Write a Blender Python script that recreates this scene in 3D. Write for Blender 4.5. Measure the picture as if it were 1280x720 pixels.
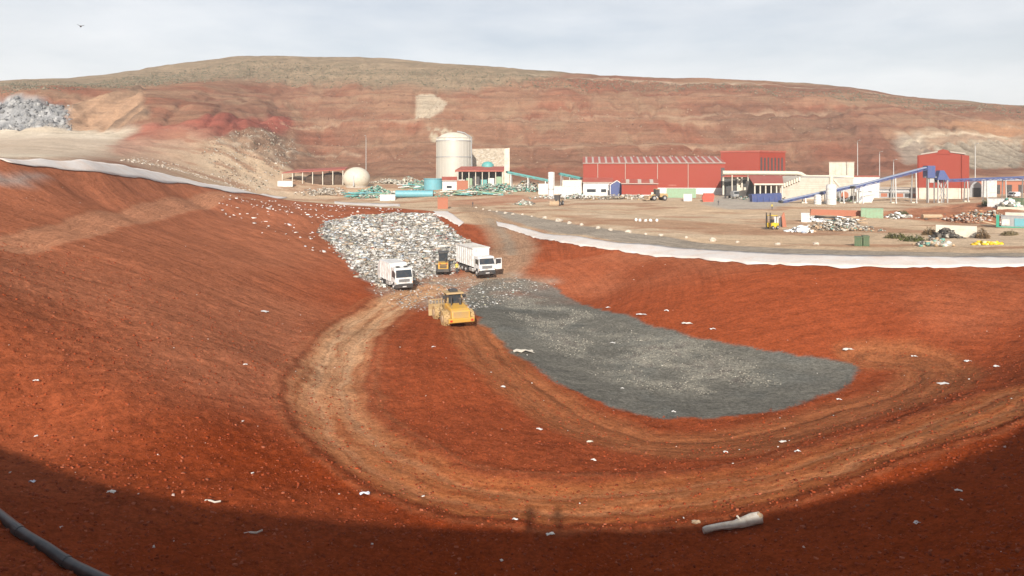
import bpy, bmesh, math, random
import numpy as np
from mathutils import Vector, Matrix

for o in list(bpy.data.objects): bpy.data.objects.remove(o)
S = bpy.context.scene
col = S.collection
R = math.radians
random.seed(7); rng = np.random.default_rng(11)

# ------------------------------------------------------------------ camera, sky, sun, exposure
FPX, Y0, CX, EYE = 830.0, 215.0, 640.0, 17.0      # focal length and horizon in pixels of a 1280 wide picture
cam = bpy.data.cameras.new('camera'); camo = bpy.data.objects.new('camera', cam); col.objects.link(camo)
cam.sensor_width = 36.0; cam.lens = 36.0*FPX/1280.0
cam.shift_y = -(360.0-Y0)/1280.0
cam.clip_start = 0.2; cam.clip_end = 12000
camo.location = (0, 0, EYE); camo.rotation_euler = (R(90), 0, 0)
S.camera = camo

HAZE = 0.00025
SUN = Vector((0.05, 1.0, -0.494)).normalized()
w = bpy.data.worlds.new('World'); S.world = w; w.use_nodes = True
nt = w.node_tree; nt.nodes.clear()
def nn(t, typ, **kw):
    n = t.nodes.new(typ)
    for k, v in kw.items(): setattr(n, k, v)
    return n
out = nn(nt, 'ShaderNodeOutputWorld'); bg = nn(nt, 'ShaderNodeBackground'); bg.inputs[1].default_value = 0.075
sky = nn(nt, 'ShaderNodeTexSky', sky_type='NISHITA', sun_disc=False)
sky.sun_elevation = R(26.3); sky.sun_rotation = R(180); sky.air_density = 1.0; sky.dust_density = 2.0; sky.altitude = 200
tc = nn(nt, 'ShaderNodeTexCoord'); mp = nn(nt, 'ShaderNodeMapping'); mp.inputs['Scale'].default_value = (1.3, 1.3, 5.0)
mp.inputs['Location'].default_value = (0.45, 0.2, 0.3)
n1 = nn(nt, 'ShaderNodeTexNoise'); n1.inputs['Scale'].default_value = 2.1; n1.inputs['Detail'].default_value = 9; n1.inputs['Roughness'].default_value = 0.56
rp = nn(nt, 'ShaderNodeValToRGB'); rp.color_ramp.elements[0].position = 0.36; rp.color_ramp.elements[1].position = 0.66
rp.color_ramp.elements[0].color = (0.75, 0.75, 0.75, 1); rp.color_ramp.elements[1].color = (1.6, 1.6, 1.6, 1)
n2 = nn(nt, 'ShaderNodeTexNoise'); n2.inputs['Scale'].default_value = 3.3; n2.inputs['Detail'].default_value = 7
cr = nn(nt, 'ShaderNodeValToRGB'); cr.color_ramp.elements[0].position = 0.35; cr.color_ramp.elements[1].position = 0.70
cr.color_ramp.elements[0].color = (9.4, 9.6, 9.85, 1); cr.color_ramp.elements[1].color = (11.3, 11.3, 11.35, 1)
mx = nn(nt, 'ShaderNodeMix', data_type='RGBA')
L = nt.links.new
L(tc.outputs['Generated'], mp.inputs[0]); L(mp.outputs[0], n1.inputs['Vector']); L(mp.outputs[0], n2.inputs['Vector'])
sz = nn(nt, 'ShaderNodeSeparateXYZ'); L(tc.outputs['Generated'], sz.inputs[0])
def wm(op, a, b):
    n = nn(nt, 'ShaderNodeMath', operation=op)
    for i, v in enumerate((a, b)):
        if isinstance(v, (int, float)): n.inputs[i].default_value = v
        else: L(v, n.inputs[i])
    return n.outputs[0]
L(n1.outputs['Fac'], rp.inputs[0])                                   # an even veil of thin cloud: thicker along a slanting line of sight
veil = wm('DIVIDE', 0.20, wm('ADD', wm('ABSOLUTE', sz.outputs[2], 0), 0.03)); veil = wm('MULTIPLY', veil, rp.outputs[0])
fac = wm('SUBTRACT', 1.0, wm('POWER', 2.718, wm('MULTIPLY', veil, -1.0))); L(fac, mx.inputs['Factor']); L(sky.outputs[0], mx.inputs['A'])
L(n2.outputs['Fac'], cr.inputs[0]); L(cr.outputs[0], mx.inputs['B'])
L(mx.outputs['Result'], bg.inputs[0]); L(bg.outputs[0], out.inputs[0])

sl = bpy.data.lights.new('sun', 'SUN'); so = bpy.data.objects.new('sun', sl); col.objects.link(so)
sl.energy = 5.0; sl.angle = R(0.6); sl.color = (1.0, 0.93, 0.83)
so.rotation_euler = SUN.to_track_quat('-Z', 'Y').to_euler()
S.view_settings.view_transform = 'Standard'; S.view_settings.look = 'None'; S.view_settings.exposure = 0.45; S.view_settings.gamma = 1.0
S.render.engine = 'CYCLES'

# ------------------------------------------------------------------ noise in python
_perm = rng.permutation(4096)
_grad = rng.uniform(-1, 1, 4096)
def _h(ix, iy): return _grad[_perm[(ix + _perm[iy & 4095]) & 4095]]
def vnoise(x, y):
    x = np.asarray(x, float); y = np.asarray(y, float)
    ix = np.floor(x).astype(np.int64); iy = np.floor(y).astype(np.int64)
    fx = x-ix; fy = y-iy; fx = fx*fx*(3-2*fx); fy = fy*fy*(3-2*fy)
    a = _h(ix, iy); b = _h(ix+1, iy); c = _h(ix, iy+1); d = _h(ix+1, iy+1)
    return (a*(1-fx)+b*fx)*(1-fy) + (c*(1-fx)+d*fx)*fy
def fbm(x, y, o=4, g=0.5):
    r = 0; a = 1.0; s = 0
    for i in range(o):
        r = r + a*vnoise(x*2**i+17.3*i, y*2**i-9.1*i); s += a; a *= g
    return r/s
def sst(a, b, x):
    t = np.clip((x-a)/(b-a), 0, 1); return t*t*(3-2*t)

# ------------------------------------------------------------------ terrain: surveyed points, joined by a thin plate
def W(px, py, D): return Vector(((px-CX)/FPX*D, D, EYE-(py-Y0)/FPX*D))
ctl = []                                                           # x, y, z
def pH(*pts):
    for px, py, H in pts:
        D = FPX*H/(py-Y0); ctl.append(((px-CX)/FPX*D, D, EYE-H))
def pD(*pts):
    for px, py, D in pts: ctl.append(tuple(W(px, py, D)))
def pP(*pts):
    for x, y, H in pts: ctl.append((x, y, EYE-H))
# pit floor, trucks, grey gravel
pH((495,358,15), (597,340,14.5), (560,408,15.5), (610,392,15.9), (660,360,15.7), (720,400,16.5), (900,440,16.8), (1055,465,17), (1000,500,17.3),
   (870,523,17.4), (740,500,17.2), (640,440,16.6), (540,470,15.5), (590,540,15.9), (500,420,15.1), (700,565,16.2),
   (700,522,16.9), (860,562,16.7), (1050,522,16.5), (1160,472,16.1))
# haul road
pH((440,410,15.3), (400,460,15.3), (410,520,15.4), (480,578,15.5), (560,612,15.6), (640,630,15.7), (780,630,15.6), (900,612,15.3), (1000,590,14.9),
   (1120,550,14.2), (1220,515,13.7), (1280,490,13.4))
# shaded near bank
pH((640,668,15.3), (640,720,14.6), (300,600,13.6), (200,600,12.8), (100,590,12.3), (0,555,12), (0,640,10.4), (0,720,9.3), (150,720,10.8), (300,720,12.3),
   (480,720,13.9), (800,720,14.3), (960,720,13.3), (1120,720,11.7), (1280,720,9.7), (1280,620,11.6), (1120,640,13.1), (900,672,14.8), (1280,530,13), (400,640,14.4))
# left bank
pH((355,500,14.8), (365,560,14.7), (430,380,14.8), (465,365,14.8), (300,450,12.9), (200,400,10.7), (100,400,9.6), (0,400,8.4), (0,480,10.4), (150,500,11.6),
   (300,330,11.3), (400,330,13.4), (200,330,9.2), (0,318,6.5), (80,300,6.7), (160,280,6.9), (250,258,7.2), (0,345,7.0))
pD((320,250,190), (0,300,60), (80,284,74), (160,267,100), (0,250,76), (100,240,100), (380,270,150), (350,290,120), (180,245,118),
   (0,199,92), (100,200,112), (150,206,130), (200,216,155), (230,223,176), (280,233,218), (330,243,270),
   (50,199.4,102), (50,197,111), (125,202.8,121), (125,200.6,132), (175,211,142), (175,209,156), (0,196.5,101), (100,198,122), (150,204,142), (200,214,170), (230,221,192), (280,231,236), (0,194.5,140), (100,195,165), (160,201,195), (215,211,222))
pP((-110,92,-2.6), (-120,60,-2.4))
# heap and ramp
pD((430,300,133), (420,280,158), (530,270,168), (612,312,113), (480,262,195), (580,285,150), (632,312,117), (605,270,165), (545,325,106), (560,262,190))
# right rim and bank
pD((640,283,145), (700,297,118), (800,309,101), (900,319,89), (1000,325,82), (1100,328,78), (1280,329,75), (700,284,137), (900,304,104), (1100,311,93), (1280,312,88),
   (800,352,84), (1000,385,68), (1150,395,63), (1280,400,60), (750,372,85), (1100,448,58.5), (1200,458,54), (1280,452,51))
# yard
pD((650,262,190), (800,270,165), (900,280,140), (1100,290,125), (1280,290,125), (700,250,240), (900,255,210), (1100,262,190), (1280,262,190),
   (500,245,270), (430,233,300), (560,232,300), (650,236,290), (820,242,285), (960,246,265), (1180,245,262), (1280,240,260))
pD((400,208,365), (375,203,362), (600,214,372), (800,222,360), (1000,221,355), (1180,218,340), (1280,222,320))
# quarry pad on the left, its cliffs, mounds
pD((0,192,200), (100,191,250), (160,197,262), (0,160,335), (130,158,345), (60,175,290), (0,123,362), (60,124,364), (95,128,366), (150,118,380),
   (180,155,350), (260,150,360), (350,150,420), (220,172,325), (260,190,305), (320,170,362), (365,190,372), (330,222,300), (290,218,285))
# hill faces, crest, back
for p in (380,480,580,680,780,880,980):
    pD((p,181,402), (p,150,437), (p,117,485))
pD((290,118,440), (290,95,530), (200,118,400), (200,98,520), (110,110,430), (0,113,420))
pD((0,103,560),(100,97,600),(200,82,640),(320,71,660),(450,75,655),(640,87,640),(800,100,620),(900,101,600),(1000,104,580),(1100,116,560),(1200,131,545),(1280,133,545))
pD((1080,140,460),(1180,150,450),(1280,150,455),(1100,185,395),(1170,172,425),(1280,174,425),(1200,206,372),(1280,206,370),(1130,205,365))
for u in (-1.6, -0.8, -0.4, 0, 0.4, 0.8, 1.6):
    pP((u*900, 900, -60), (u*1400, 1400, 0))
pP((-900,600,-30),(900,560,-20),(-520,300,-10),(480,260,2),(-300,120,-4),(300,120,6),(170,60,8),(120,70,9.5))
# near rim (extrapolated up; levelled afterwards) and ground out of frame
pP((0,1,1.7),(-6,1.3,1.7),(6,1.3,1.7),(-13,3.2,1.7),(-24,8.3,1.6),(-36,20,0.8),(-50,42,0.2),(13,3.6,1.6),(25,10.3,1.3),(38,22,1.8),(52,40,4.5),(62,60,8),
   (0,-6,-2.6),(-14,-3,-2.4),(14,-3,-2.4),(-30,2,-2.6),(32,4,-2.6),(-46,14,-2),(48,16,-1),(0,12,9.0),(-60,-10,-3),(60,-10,-2),(0,-30,-6),(70,30,1))
ctl = np.array(ctl)
def tocoord(x, y):
    q = y+62.0
    return 3.0*x/q, 3.0*np.log(q/62.0)
cu, cv = tocoord(ctl[:,0], ctl[:,1])
cw = (ctl[:,2]-EYE)/(ctl[:,1]+62.0)
def ker(r2): return np.where(r2 > 1e-12, 0.5*r2*np.log(r2+1e-30), 0)
N = len(ctl)
A = np.zeros((N+3, N+3))
A[:N,:N] = ker((cu[:,None]-cu[None])**2 + (cv[:,None]-cv[None])**2) + np.eye(N)*4e-4
A[:N,N] = 1; A[:N,N+1] = cu; A[:N,N+2] = cv; A[N:,:N] = A[:N,N:].T
sol = np.linalg.solve(A, np.concatenate([cw, [0,0,0]]))
def tps(x, y):
    u, v = tocoord(x, y)
    r = sol[N] + sol[N+1]*u + sol[N+2]*v
    for i in range(N): r = r + sol[i]*ker((u-cu[i])**2+(v-cv[i])**2)
    return EYE + r*(y+62.0)
BENCH = [17.0, 33.9, 51.0, 72.0, 95.0]
def zbase(x, y, z=None):
    x = np.asarray(x, float); y = np.asarray(y, float)
    if z is None: z = tps(x, y)
    lim = 15.32 + 0.13*np.maximum(0, y-9) + 0.02*np.maximum(0, np.abs(x)-20)
    near = (y < 60)
    zc = np.where(z > lim-0.4, lim-0.4+0.4*np.tanh((z-lim+0.4)/0.4), z)
    z = np.where(near, zc, z)
    # quarry benches
    u = x/np.maximum(y, 1)
    wb = sst(375, 400, y)*sst(-0.40, -0.30, u)*(1-sst(0.42, 0.52, u))*(1-sst(92, 100, z))
    zw = z + 2.5*fbm(x/60., y/60., 3)
    zt = zw.copy() if hasattr(zw, 'copy') else zw
    for a, b in zip(BENCH[:-1], BENCH[1:]):
        t = (zw-a)/(b-a); m = (t >= 0) & (t < 1)
        zt = np.where(m, a+(b-a)*np.maximum(0, (t-0.30)/0.70), zt)
    z = z + wb*(zt-zw)
    return z

_Dm = np.geomspace(9, 1000, 520)
def G(px, py):
    """world point where the line of sight through a photo position meets the ground"""
    x = (px-CX)/FPX*_Dm; zr = EYE-(py-Y0)/FPX*_Dm
    d = zbase(x, _Dm)-zr
    k = np.argmax(d > 0) if (d > 0).any() else len(_Dm)-1
    if k == 0: D = _Dm[0]
    else:
        a, b = d[k-1], d[k]; D = _Dm[k-1] + (_Dm[k]-_Dm[k-1])*(-a/(b-a) if b != a else 0)
    x = (px-CX)/FPX*D
    return Vector((x, D, float(zbase(np.array([x]), np.array([D]))[0])))
def poly(*pts, extra=()):
    return np.array([G(*p)[:2] for p in pts] + [tuple(e) for e in extra])
def segdist(P, x, y, closed):
    best = np.full(x.shape, 1e18); tt = np.zeros(x.shape); sg = np.ones(x.shape); acc = 0.0
    n = len(P)
    for i in range(n if closed else n-1):
        a = P[i]; b = P[(i+1) % n]; d = b-a; l = math.hypot(*d)+1e-9
        t = np.clip(((x-a[0])*d[0]+(y-a[1])*d[1])/l**2, 0, 1)
        q = (x-a[0]-t*d[0])**2+(y-a[1]-t*d[1])**2
        m = q < best
        best = np.where(m, q, best); tt = np.where(m, acc+t*l, tt)
        sg = np.where(m, np.sign(d[0]*(y-a[1])-d[1]*(x-a[0])), sg); acc += l
    return np.sqrt(best), tt, sg
def sdf(P, x, y):
    d, _, _ = segdist(P, x, y, True)
    ins = np.zeros(x.shape, bool); n = len(P)
    for i in range(n):
        a = P[i]; b = P[(i+1) % n]
        if a[1] == b[1]: continue
        c = (a[1] > y) != (b[1] > y)
        ins ^= c & (x < (b[0]-a[0])*(y-a[1])/(b[1]-a[1])+a[0])
    return np.where(ins, d, -d)
def smooth(P, k=6):
    P = np.asarray(P); o = []
    Q = np.vstack([2*P[0]-P[1], P, 2*P[-1]-P[-2]])
    for i in range(1, len(Q)-2):
        for j in range(k):
            t = j/k; a, b, c, d = Q[i-1], Q[i], Q[i+1], Q[i+2]
            o.append(0.5*((2*b)+(c-a)*t+(2*a-5*b+4*c-d)*t*t+(3*b-a-3*c+d)*t**3))
    o.append(P[-1]); return np.array(o)

# grid lines: fine near, coarse far
ys = list(np.arange(-30, 0, 1.0)); y_ = 0.0
while y_ < 1400:
    ys.append(y_); y_ += max(0.24, 0.0052*y_)
ys = np.array(ys); us = np.linspace(-1.0, 1.0, 821)
def gridxy(us, ys):
    U, Y = np.meshgrid(us, ys); return U*(Y+34.0), Y
GX, GY = gridxy(us, ys)
def tps_grid():
    yi = np.unique(np.concatenate([np.arange(0, len(ys), 3), [len(ys)-1]])); ui = np.arange(0, len(us), 4)
    x, y = gridxy(us[ui], ys[yi]); z = tps(x, y)
    zz = np.empty((len(yi), len(us)))
    for i in range(len(yi)): zz[i] = np.interp(us, us[ui], z[i])
    o = np.empty((len(ys), len(us)))
    for j in range(len(us)): o[:, j] = np.interp(ys, ys[yi], zz[:, j])
    return o
GZ = zbase(GX, GY, tps_grid())
U_ = GX/np.maximum(GY, 1.0)
wx = GX + 1.2*fbm(GX/5., GY/5., 3); wy = GY + 1.2*fbm(GX/5.+40, GY/5., 3)             # warped position for ragged outlines
fx = GX + 9*fbm(GX/40., GY/40., 4); fy = GY + 9*fbm(GX/40.+77, GY/40., 4)

rwx = GX+0.55*fbm(GX/2.0, GY/2.0, 3); rwy = GY+0.55*fbm(GX/2.0+9, GY/2.0, 3)
hx = GX+3.0*fbm(GX/11., GY/11., 4); hy = GY+3.0*fbm(GX/11.+77, GY/11., 4)
PIT = poly((0,200.5),(50,200.8),(100,201.5),(150,207),(200,217),(230,224),(280,233.5),(330,243),(400,254),(470,259),(530,263),(548,267),(572,279),(625,281),(660,288),(700,297),(800,309),(900,319),(1000,325),(1100,328),(1279,329),
           extra=((90,72),(130,40),(110,-60),(-110,-60),(-130,60)))
dPit = sdf(PIT, wx, wy)
C = np.zeros(GX.shape+(3,))
def paint(m, c): C[:] = C*(1-m[..., None]) + np.array(c)*m[..., None]
def n2(sx, sy=None, o=4, off=0): return fbm(GX/sx+off, GY/(sy or sx)-off, o)
dz = np.zeros(GX.shape)

# --- hill
hillm = sst(318, 352, GY + 14*n2(30, 30, 3))
C[:] = (0.26, 0.135, 0.092)
slope = np.hypot(np.gradient(GZ, axis=1)/np.maximum(np.gradient(GX, axis=1), 1e-6), np.gradient(GZ, axis=0)/np.gradient(GY, axis=0))
paint(0.75*sst(-0.15, 0.45, n2(55, 55, 5, 3)), (0.31, 0.185, 0.125))
paint(0.8*sst(0.05, 0.4, n2(38, 26, 4, 9)), (0.265, 0.108, 0.07))
paint(0.5*sst(0.15, 0.5, n2(14, 14, 5, 21)), (0.34, 0.24, 0.165))
strat = vnoise(GZ/2.6 + 2*n2(60), GX/260.+3) + 0.6*vnoise(GZ/0.9+n2(40), GX/150.)
paint(hillm*0.34*sst(0.05, 0.7, strat), (0.36, 0.26, 0.18)); paint(hillm*0.34*sst(0.05, 0.7, -strat), (0.17, 0.08, 0.055))
crest = sst(-5, 7, GZ - np.interp(U_, (-0.8,-0.53,-0.37,-0.1,0.02,0.08,0.3,0.45,0.6,0.8), (70,78,90,80,88,104,99,90,80,66)) + 5*n2(45, 45, 4, 5) + 2*n2(10, 10, 3, 15))
paint(crest*0.92*hillm, (0.30, 0.245, 0.178))
paint(crest*0.5*sst(0.0, 0.4, n2(9, 9, 5, 31))*hillm, (0.20, 0.172, 0.122))
for b in BENCH[1:4]:                                                # dusty bench lips
    e = np.exp(-((GZ-b-0.8)/1.1)**2)*sst(380, 400, GY)*sst(-0.42, -0.3, U_)*(1-sst(0.42, 0.5, U_))
    paint(0.6*e*(0.6+0.6*np.clip(n2(20, 20, 3, b), -1, 1)), (0.38, 0.28, 0.20))
dz += hillm*(3.4*n2(46, 46, 4, 2) + 1.7*n2(10, 10, 4, 6)*sst(0.1, 0.5, slope) + 0.8*strat*sst(0.2, 0.5, slope))
gul = 1-np.abs(fbm(GX/16.+0.4*n2(30), GY/70., 3))*2.2
dz -= hillm*2.6*np.clip(gul, 0, 1)**3*sst(0.15, 0.45, slope)

def near(P, m):
    a = P.min(0)-m; b = P.max(0)+m
    return (GX > a[0]) & (GX < b[0]) & (GY > a[1]) & (GY < b[1])
def zone(P, soft=1.0, warp=1):
    k = near(P, soft+(10 if warp == 2 else 2)); d = np.full(GX.shape, -99.0)
    d[k] = sdf(P, (hx if warp == 2 else rwx if warp == 3 else wx)[k], (hy if warp == 2 else rwy if warp == 3 else wy)[k])
    return sst(-soft, soft, d), d
C[:] = C*(1-hillm[...,None]*(1-np.array((0.90,0.83,0.76))))
# left quarry
pad, _ = zone(poly((0,156),(140,156),(165,162),(150,178),(128,190),(90,197),(0,197), extra=((-330,205),(-420,340))), 7, 2); paint(pad, (0.56,0.475,0.37))
paint(pad*0.6*sst(0.0, 0.3, n2(30, 14, 4, 8)), (0.40,0.33,0.25)); paint(pad*0.5*sst(0.1,0.35,n2(12,8,4,18)), (0.66,0.57,0.46))
grock, dg = zone(poly((0,121),(40,121),(84,128),(92,136),(82,146),(88,157),(0,157), extra=((-320,345),(-330,372))), 4, 2)
rk = np.abs(fbm(GX/8., GY/8., 4)); paint(grock, (0.30,0.30,0.305)); paint(grock*0.8*sst(0.2,0.45,rk), (0.48,0.47,0.46)); paint(grock*sst(0.05,0.35,n2(5,5,4,44)), (0.15,0.155,0.165))
dz += grock*(5.0*rk-1.0)
cliff, _ = zone(poly((88,124),(150,112),(178,108),(184,150),(150,156),(88,157)), 2.5, 2); paint(cliff*0.85, (0.43,0.27,0.17))
rib = fbm(GX/6., GY/60., 3); paint(cliff*0.8*sst(0.2,0.45,rib), (0.17,0.11,0.075)); dz += cliff*4.0*rib
redm, _ = zone(poly((136,182),(175,160),(250,149),(360,143),(366,152),(300,160),(262,172),(240,186),(200,180),(150,194)), 3, 2); paint(redm*0.95, (0.30,0.085,0.058)); paint(redm*0.5*sst(0.05,0.35,n2(12,12,4,63)), (0.22,0.06,0.045)); dz += redm*2.0*n2(14,14,4,77)
deb, _ = zone(poly((262,172),(310,161),(366,163),(372,190),(350,215),(330,235),(280,222),(250,195)), 5, 2)
paint(deb*0.55, (0.33,0.22,0.145)); paint(deb*0.6*sst(0.1,0.35,n2(4,4,3,51)), (0.44,0.37,0.29)); dz += deb*1.2*n2(7,7,4)
paint(sst(-3, 6, -dPit)*(1-sst(300, 330, GY))*sst(140, 175, GY)*(1-sst(-0.53,-0.43,U_))*0.5, (0.45,0.33,0.24))
# right quarry
wall, _ = zone(poly((1166,180),(1200,174),(1279,172),(1279,209),(1215,212),(1185,205)), 2, 2)
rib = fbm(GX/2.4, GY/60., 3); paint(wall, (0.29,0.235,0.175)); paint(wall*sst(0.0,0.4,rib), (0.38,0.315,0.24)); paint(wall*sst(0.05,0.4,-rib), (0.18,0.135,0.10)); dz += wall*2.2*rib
bch, _ = zone(poly((1118,166),(1160,160),(1215,163),(1279,166),(1279,173),(1190,176),(1160,178),(1130,180)), 2, 2); paint(bch*0.5, (0.42,0.33,0.235))
grs, _ = zone(poly((1112,172),(1150,166),(1162,182),(1172,205),(1130,205)), 3, 2); paint(grs*0.7, (0.31,0.265,0.215))
ob, _ = zone(poly((1180,152),(1230,148),(1279,152),(1279,166),(1200,163)), 4, 2); paint(ob*0.6, (0.42,0.22,0.115))
cut, _ = zone(poly((1066,158),(1090,156),(1120,180),(1130,212),(1072,216)), 5, 2); paint(cut*0.7, (0.20,0.085,0.055)); dz += cut*4*np.abs(n2(10,14,4,13))
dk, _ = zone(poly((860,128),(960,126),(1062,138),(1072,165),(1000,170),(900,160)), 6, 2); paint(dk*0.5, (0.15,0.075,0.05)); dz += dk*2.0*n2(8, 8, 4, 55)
# bleached patches of spilt rubble on the face
gr_ = sst(-0.35, 0.1, n2(3.5, 3.5, 4, 91))
pt, _ = zone(poly((522,119),(545,118),(550,124),(559,130),(553,141),(540,148),(518,150)), 1.0, 1); paint(pt*0.9, (0.45,0.375,0.28)); paint(pt*sst(0.1,0.4,n2(5,9,4,3))*0.35, (0.33,0.25,0.18))
pt2, _ = zone(poly((533,160),(566,161),(590,170),(590,182),(548,180)), 1.2, 1); paint(pt2*0.85*gr_, (0.46,0.39,0.285))

# --- yard on the plateau
yard = (1-hillm)*sst(-1.0, 2.0, -dPit)*sst(-0.62, -0.40, U_)
ycol = np.zeros(C.shape); ycol[:] = (0.54,0.39,0.26)
k = sst(-0.2, 0.35, n2(26, 20, 5, 12))[..., None]*0.7; ycol = ycol*(1-k)+np.array((0.58,0.445,0.315))*k
k = sst(0.05, 0.4, n2(14, 7, 5, 71))[..., None]*0.7; ycol = ycol*(1-k)+np.array((0.36,0.185,0.11))*k
C[:] = C*(1-yard[..., None]) + ycol*yard[..., None]
dz += yard*0.25*n2(5, 5, 4)
pv, _ = zone(poly((905,242),(965,243),(985,256),(955,262),(910,262),(880,256)), 3, 1); paint(pv*0.85, (0.40,0.36,0.31))
bnk, _ = zone(poly((1040,274),(1130,262),(1200,255),(1279,247),(1279,280),(1200,278),(1100,272)), 2.5, 1); paint(bnk*0.85, (0.34,0.125,0.065)); dz += bnk*0.8*n2(4,4,3)
bn2, _ = zone(poly((690,268),(760,273),(860,276),(960,284),(960,290),(860,290),(740,280)), 2, 1); paint(bn2*0.6, (0.36,0.19,0.11))
bn3, _ = zone(poly((560,252),(640,244),(700,250),(640,256),(560,259)), 2, 1); paint(bn3*0.6, (0.40,0.17,0.10))

# --- roads
def lane(pts, plan=False):
    return smooth(np.array(pts, float) if plan else np.array([G(*p)[:2] for p in pts]))
def road(P, hw, c, soft=0.9, amt=0.9, rut=0.0, berm=0.0, lim=None):
    k = near(P, hw+5); d = np.full(GX.shape, 99.0); t = np.zeros(GX.shape); s = np.ones(GX.shape)
    d[k], t[k], s[k] = segdist(P, rwx[k], rwy[k], False)
    m = (1-sst(hw-soft, hw+soft, d))
    paint(m*amt, c); sd = d*s
    global LT, LD, LM
    LT = np.where(m > 0.02, t, LT); LD = np.where(m > 0.02, sd, LD); LM = np.maximum(LM*(1-m), m)
    dz[:] = dz - rut*m*(np.exp(-((np.abs(sd)-hw*0.42)/0.45)**2)) + berm*np.exp(-((d-hw-0.7)/0.7)**2)
    return m, sd, t
LT = np.zeros(GX.shape); LD = np.zeros(GX.shape); LM = np.zeros(GX.shape)
inpit = sst(-0.6, 0.6, dPit)
HAUL = lane(((540,362),(496,378),(450,412),(418,460),(413,505),(440,547),(496,587),(562,613),(640,627),(780,629),(900,612),(1000,590),(1120,551),(1220,516),(1279,491)))
kk = (GY < 110) & (inpit > 0); hd = np.zeros(GX.shape); htt = np.zeros(GX.shape)
_d, _t, _s = segdist(HAUL, GX[kk], GY[kk], False); hd[kk] = _d*_s; htt[kk] = _t
inner = (hd > 0) & (GY < 100)
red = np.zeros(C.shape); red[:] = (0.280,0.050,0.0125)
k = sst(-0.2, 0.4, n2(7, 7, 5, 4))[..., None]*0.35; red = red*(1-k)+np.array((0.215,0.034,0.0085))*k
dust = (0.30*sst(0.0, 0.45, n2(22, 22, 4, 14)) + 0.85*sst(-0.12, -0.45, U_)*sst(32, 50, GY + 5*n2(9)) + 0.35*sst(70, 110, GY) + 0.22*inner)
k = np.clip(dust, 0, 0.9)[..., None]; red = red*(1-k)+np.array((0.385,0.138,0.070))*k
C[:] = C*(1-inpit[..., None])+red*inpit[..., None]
pth = np.arctan2(GY-60, GX-6); prr = np.hypot(GY-60, GX-6)
streak = fbm(pth*55, prr*0.10, 3)
dz += inpit*(0.10*n2(6, 6, 4, 2) + 0.05*n2(1.3, 1.3, 3, 8)*(1-sst(60, 120, GY)) + 0.03*streak*sst(0.12, 0.3, slope)*sst(24, 40, GY)*(~inner))
for pl, hw_, c_ in ((((352,151),(430,150.5),(520,149.5),(640,147),(760,145.5),(880,144),(1000,141),(1050,141)), 1.0, (0.40,0.28,0.19)), (((690,184),(760,182),(860,180.5),(930,180)), 1.0, (0.38,0.26,0.175)), (((320,193),(390,191),(450,190)), 0.9, (0.42,0.31,0.22)),
                    (((660,92),(760,99),(860,103),(960,105),(1040,111),(1110,121)), 1.6, (0.44,0.36,0.27)), (((1126,180),(1150,170),(1180,167),(1215,168),(1260,166)), 1.3, (0.56,0.46,0.34)), (((1150,184),(1168,178),(1210,176.5),(1279,173)), 1.0, (0.50,0.38,0.27)), (((1180,140),(1230,150),(1279,160)), 2.0, (0.36,0.25,0.17))):
    road(lane(pl), hw_, c_, 0.8, 0.6)
# upper left track, service road along the rim, ramp
road(lane(((0,309),(80,292),(160,273),(250,256),(320,249))), 2.3, (0.47,0.21,0.115), 0.5, 0.9, 0.05, 0.1)
road(lane(((600,263),(660,275),(720,287),(800,298),(900,309),(1000,315),(1100,318),(1279,319))), 4.2, (0.315,0.27,0.22), 0.7, 0.95, 0.05, 0.0)
road(lane(((640,254),(720,262),(800,270),(900,277),(1000,283))), 3.0, (0.50,0.38,0.26), 1.5, 0.7)
road(lane(((615,340),(636,322),(640,305),(628,285),(600,266),(585,256))), 4.0, (0.38,0.25,0.16), 1.6, 0.8, 0.12)
road(lane(((640,318),(632,296),(612,274))), 1.0, (0.30,0.24,0.18), 0.8, 0.7)
# trodden pit floor by the trucks
tr, _ = zone(poly((470,362),(500,352),(540,345),(590,345),(640,342),(690,352),(650,362),(600,375),(570,385),(530,385),(490,385)), 2.2, 1)
paint(tr*0.8, (0.36,0.27,0.195)); paint(tr*0.7*sst(-0.05,0.25,n2(3,1.8,4,33)), (0.42,0.37,0.30)); paint(tr*0.5*sst(0.1,0.35,n2(2.5,1.6,4,3)), (0.36,0.15,0.08))
# haul road around the near side
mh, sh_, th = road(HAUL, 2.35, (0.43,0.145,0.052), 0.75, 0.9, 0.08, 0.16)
tan = sst(0.0, 0.6, 1-th/62.0)*mh; paint(0.8*tan, (0.53,0.32,0.18))
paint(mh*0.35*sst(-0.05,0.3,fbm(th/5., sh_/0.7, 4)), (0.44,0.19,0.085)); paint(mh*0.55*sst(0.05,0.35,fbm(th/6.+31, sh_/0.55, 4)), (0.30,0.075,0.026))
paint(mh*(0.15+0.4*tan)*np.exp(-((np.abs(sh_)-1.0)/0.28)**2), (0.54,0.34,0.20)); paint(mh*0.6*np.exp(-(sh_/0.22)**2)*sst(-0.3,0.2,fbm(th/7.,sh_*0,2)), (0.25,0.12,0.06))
paint(0.55*np.exp(-((np.abs(sh_)-2.75)/0.22)**2)*(GY<100), (0.20,0.055,0.025)); paint(0.4*np.exp(-((np.abs(sh_)-3.3)/0.25)**2)*(GY<100), (0.36,0.14,0.065))
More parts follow.
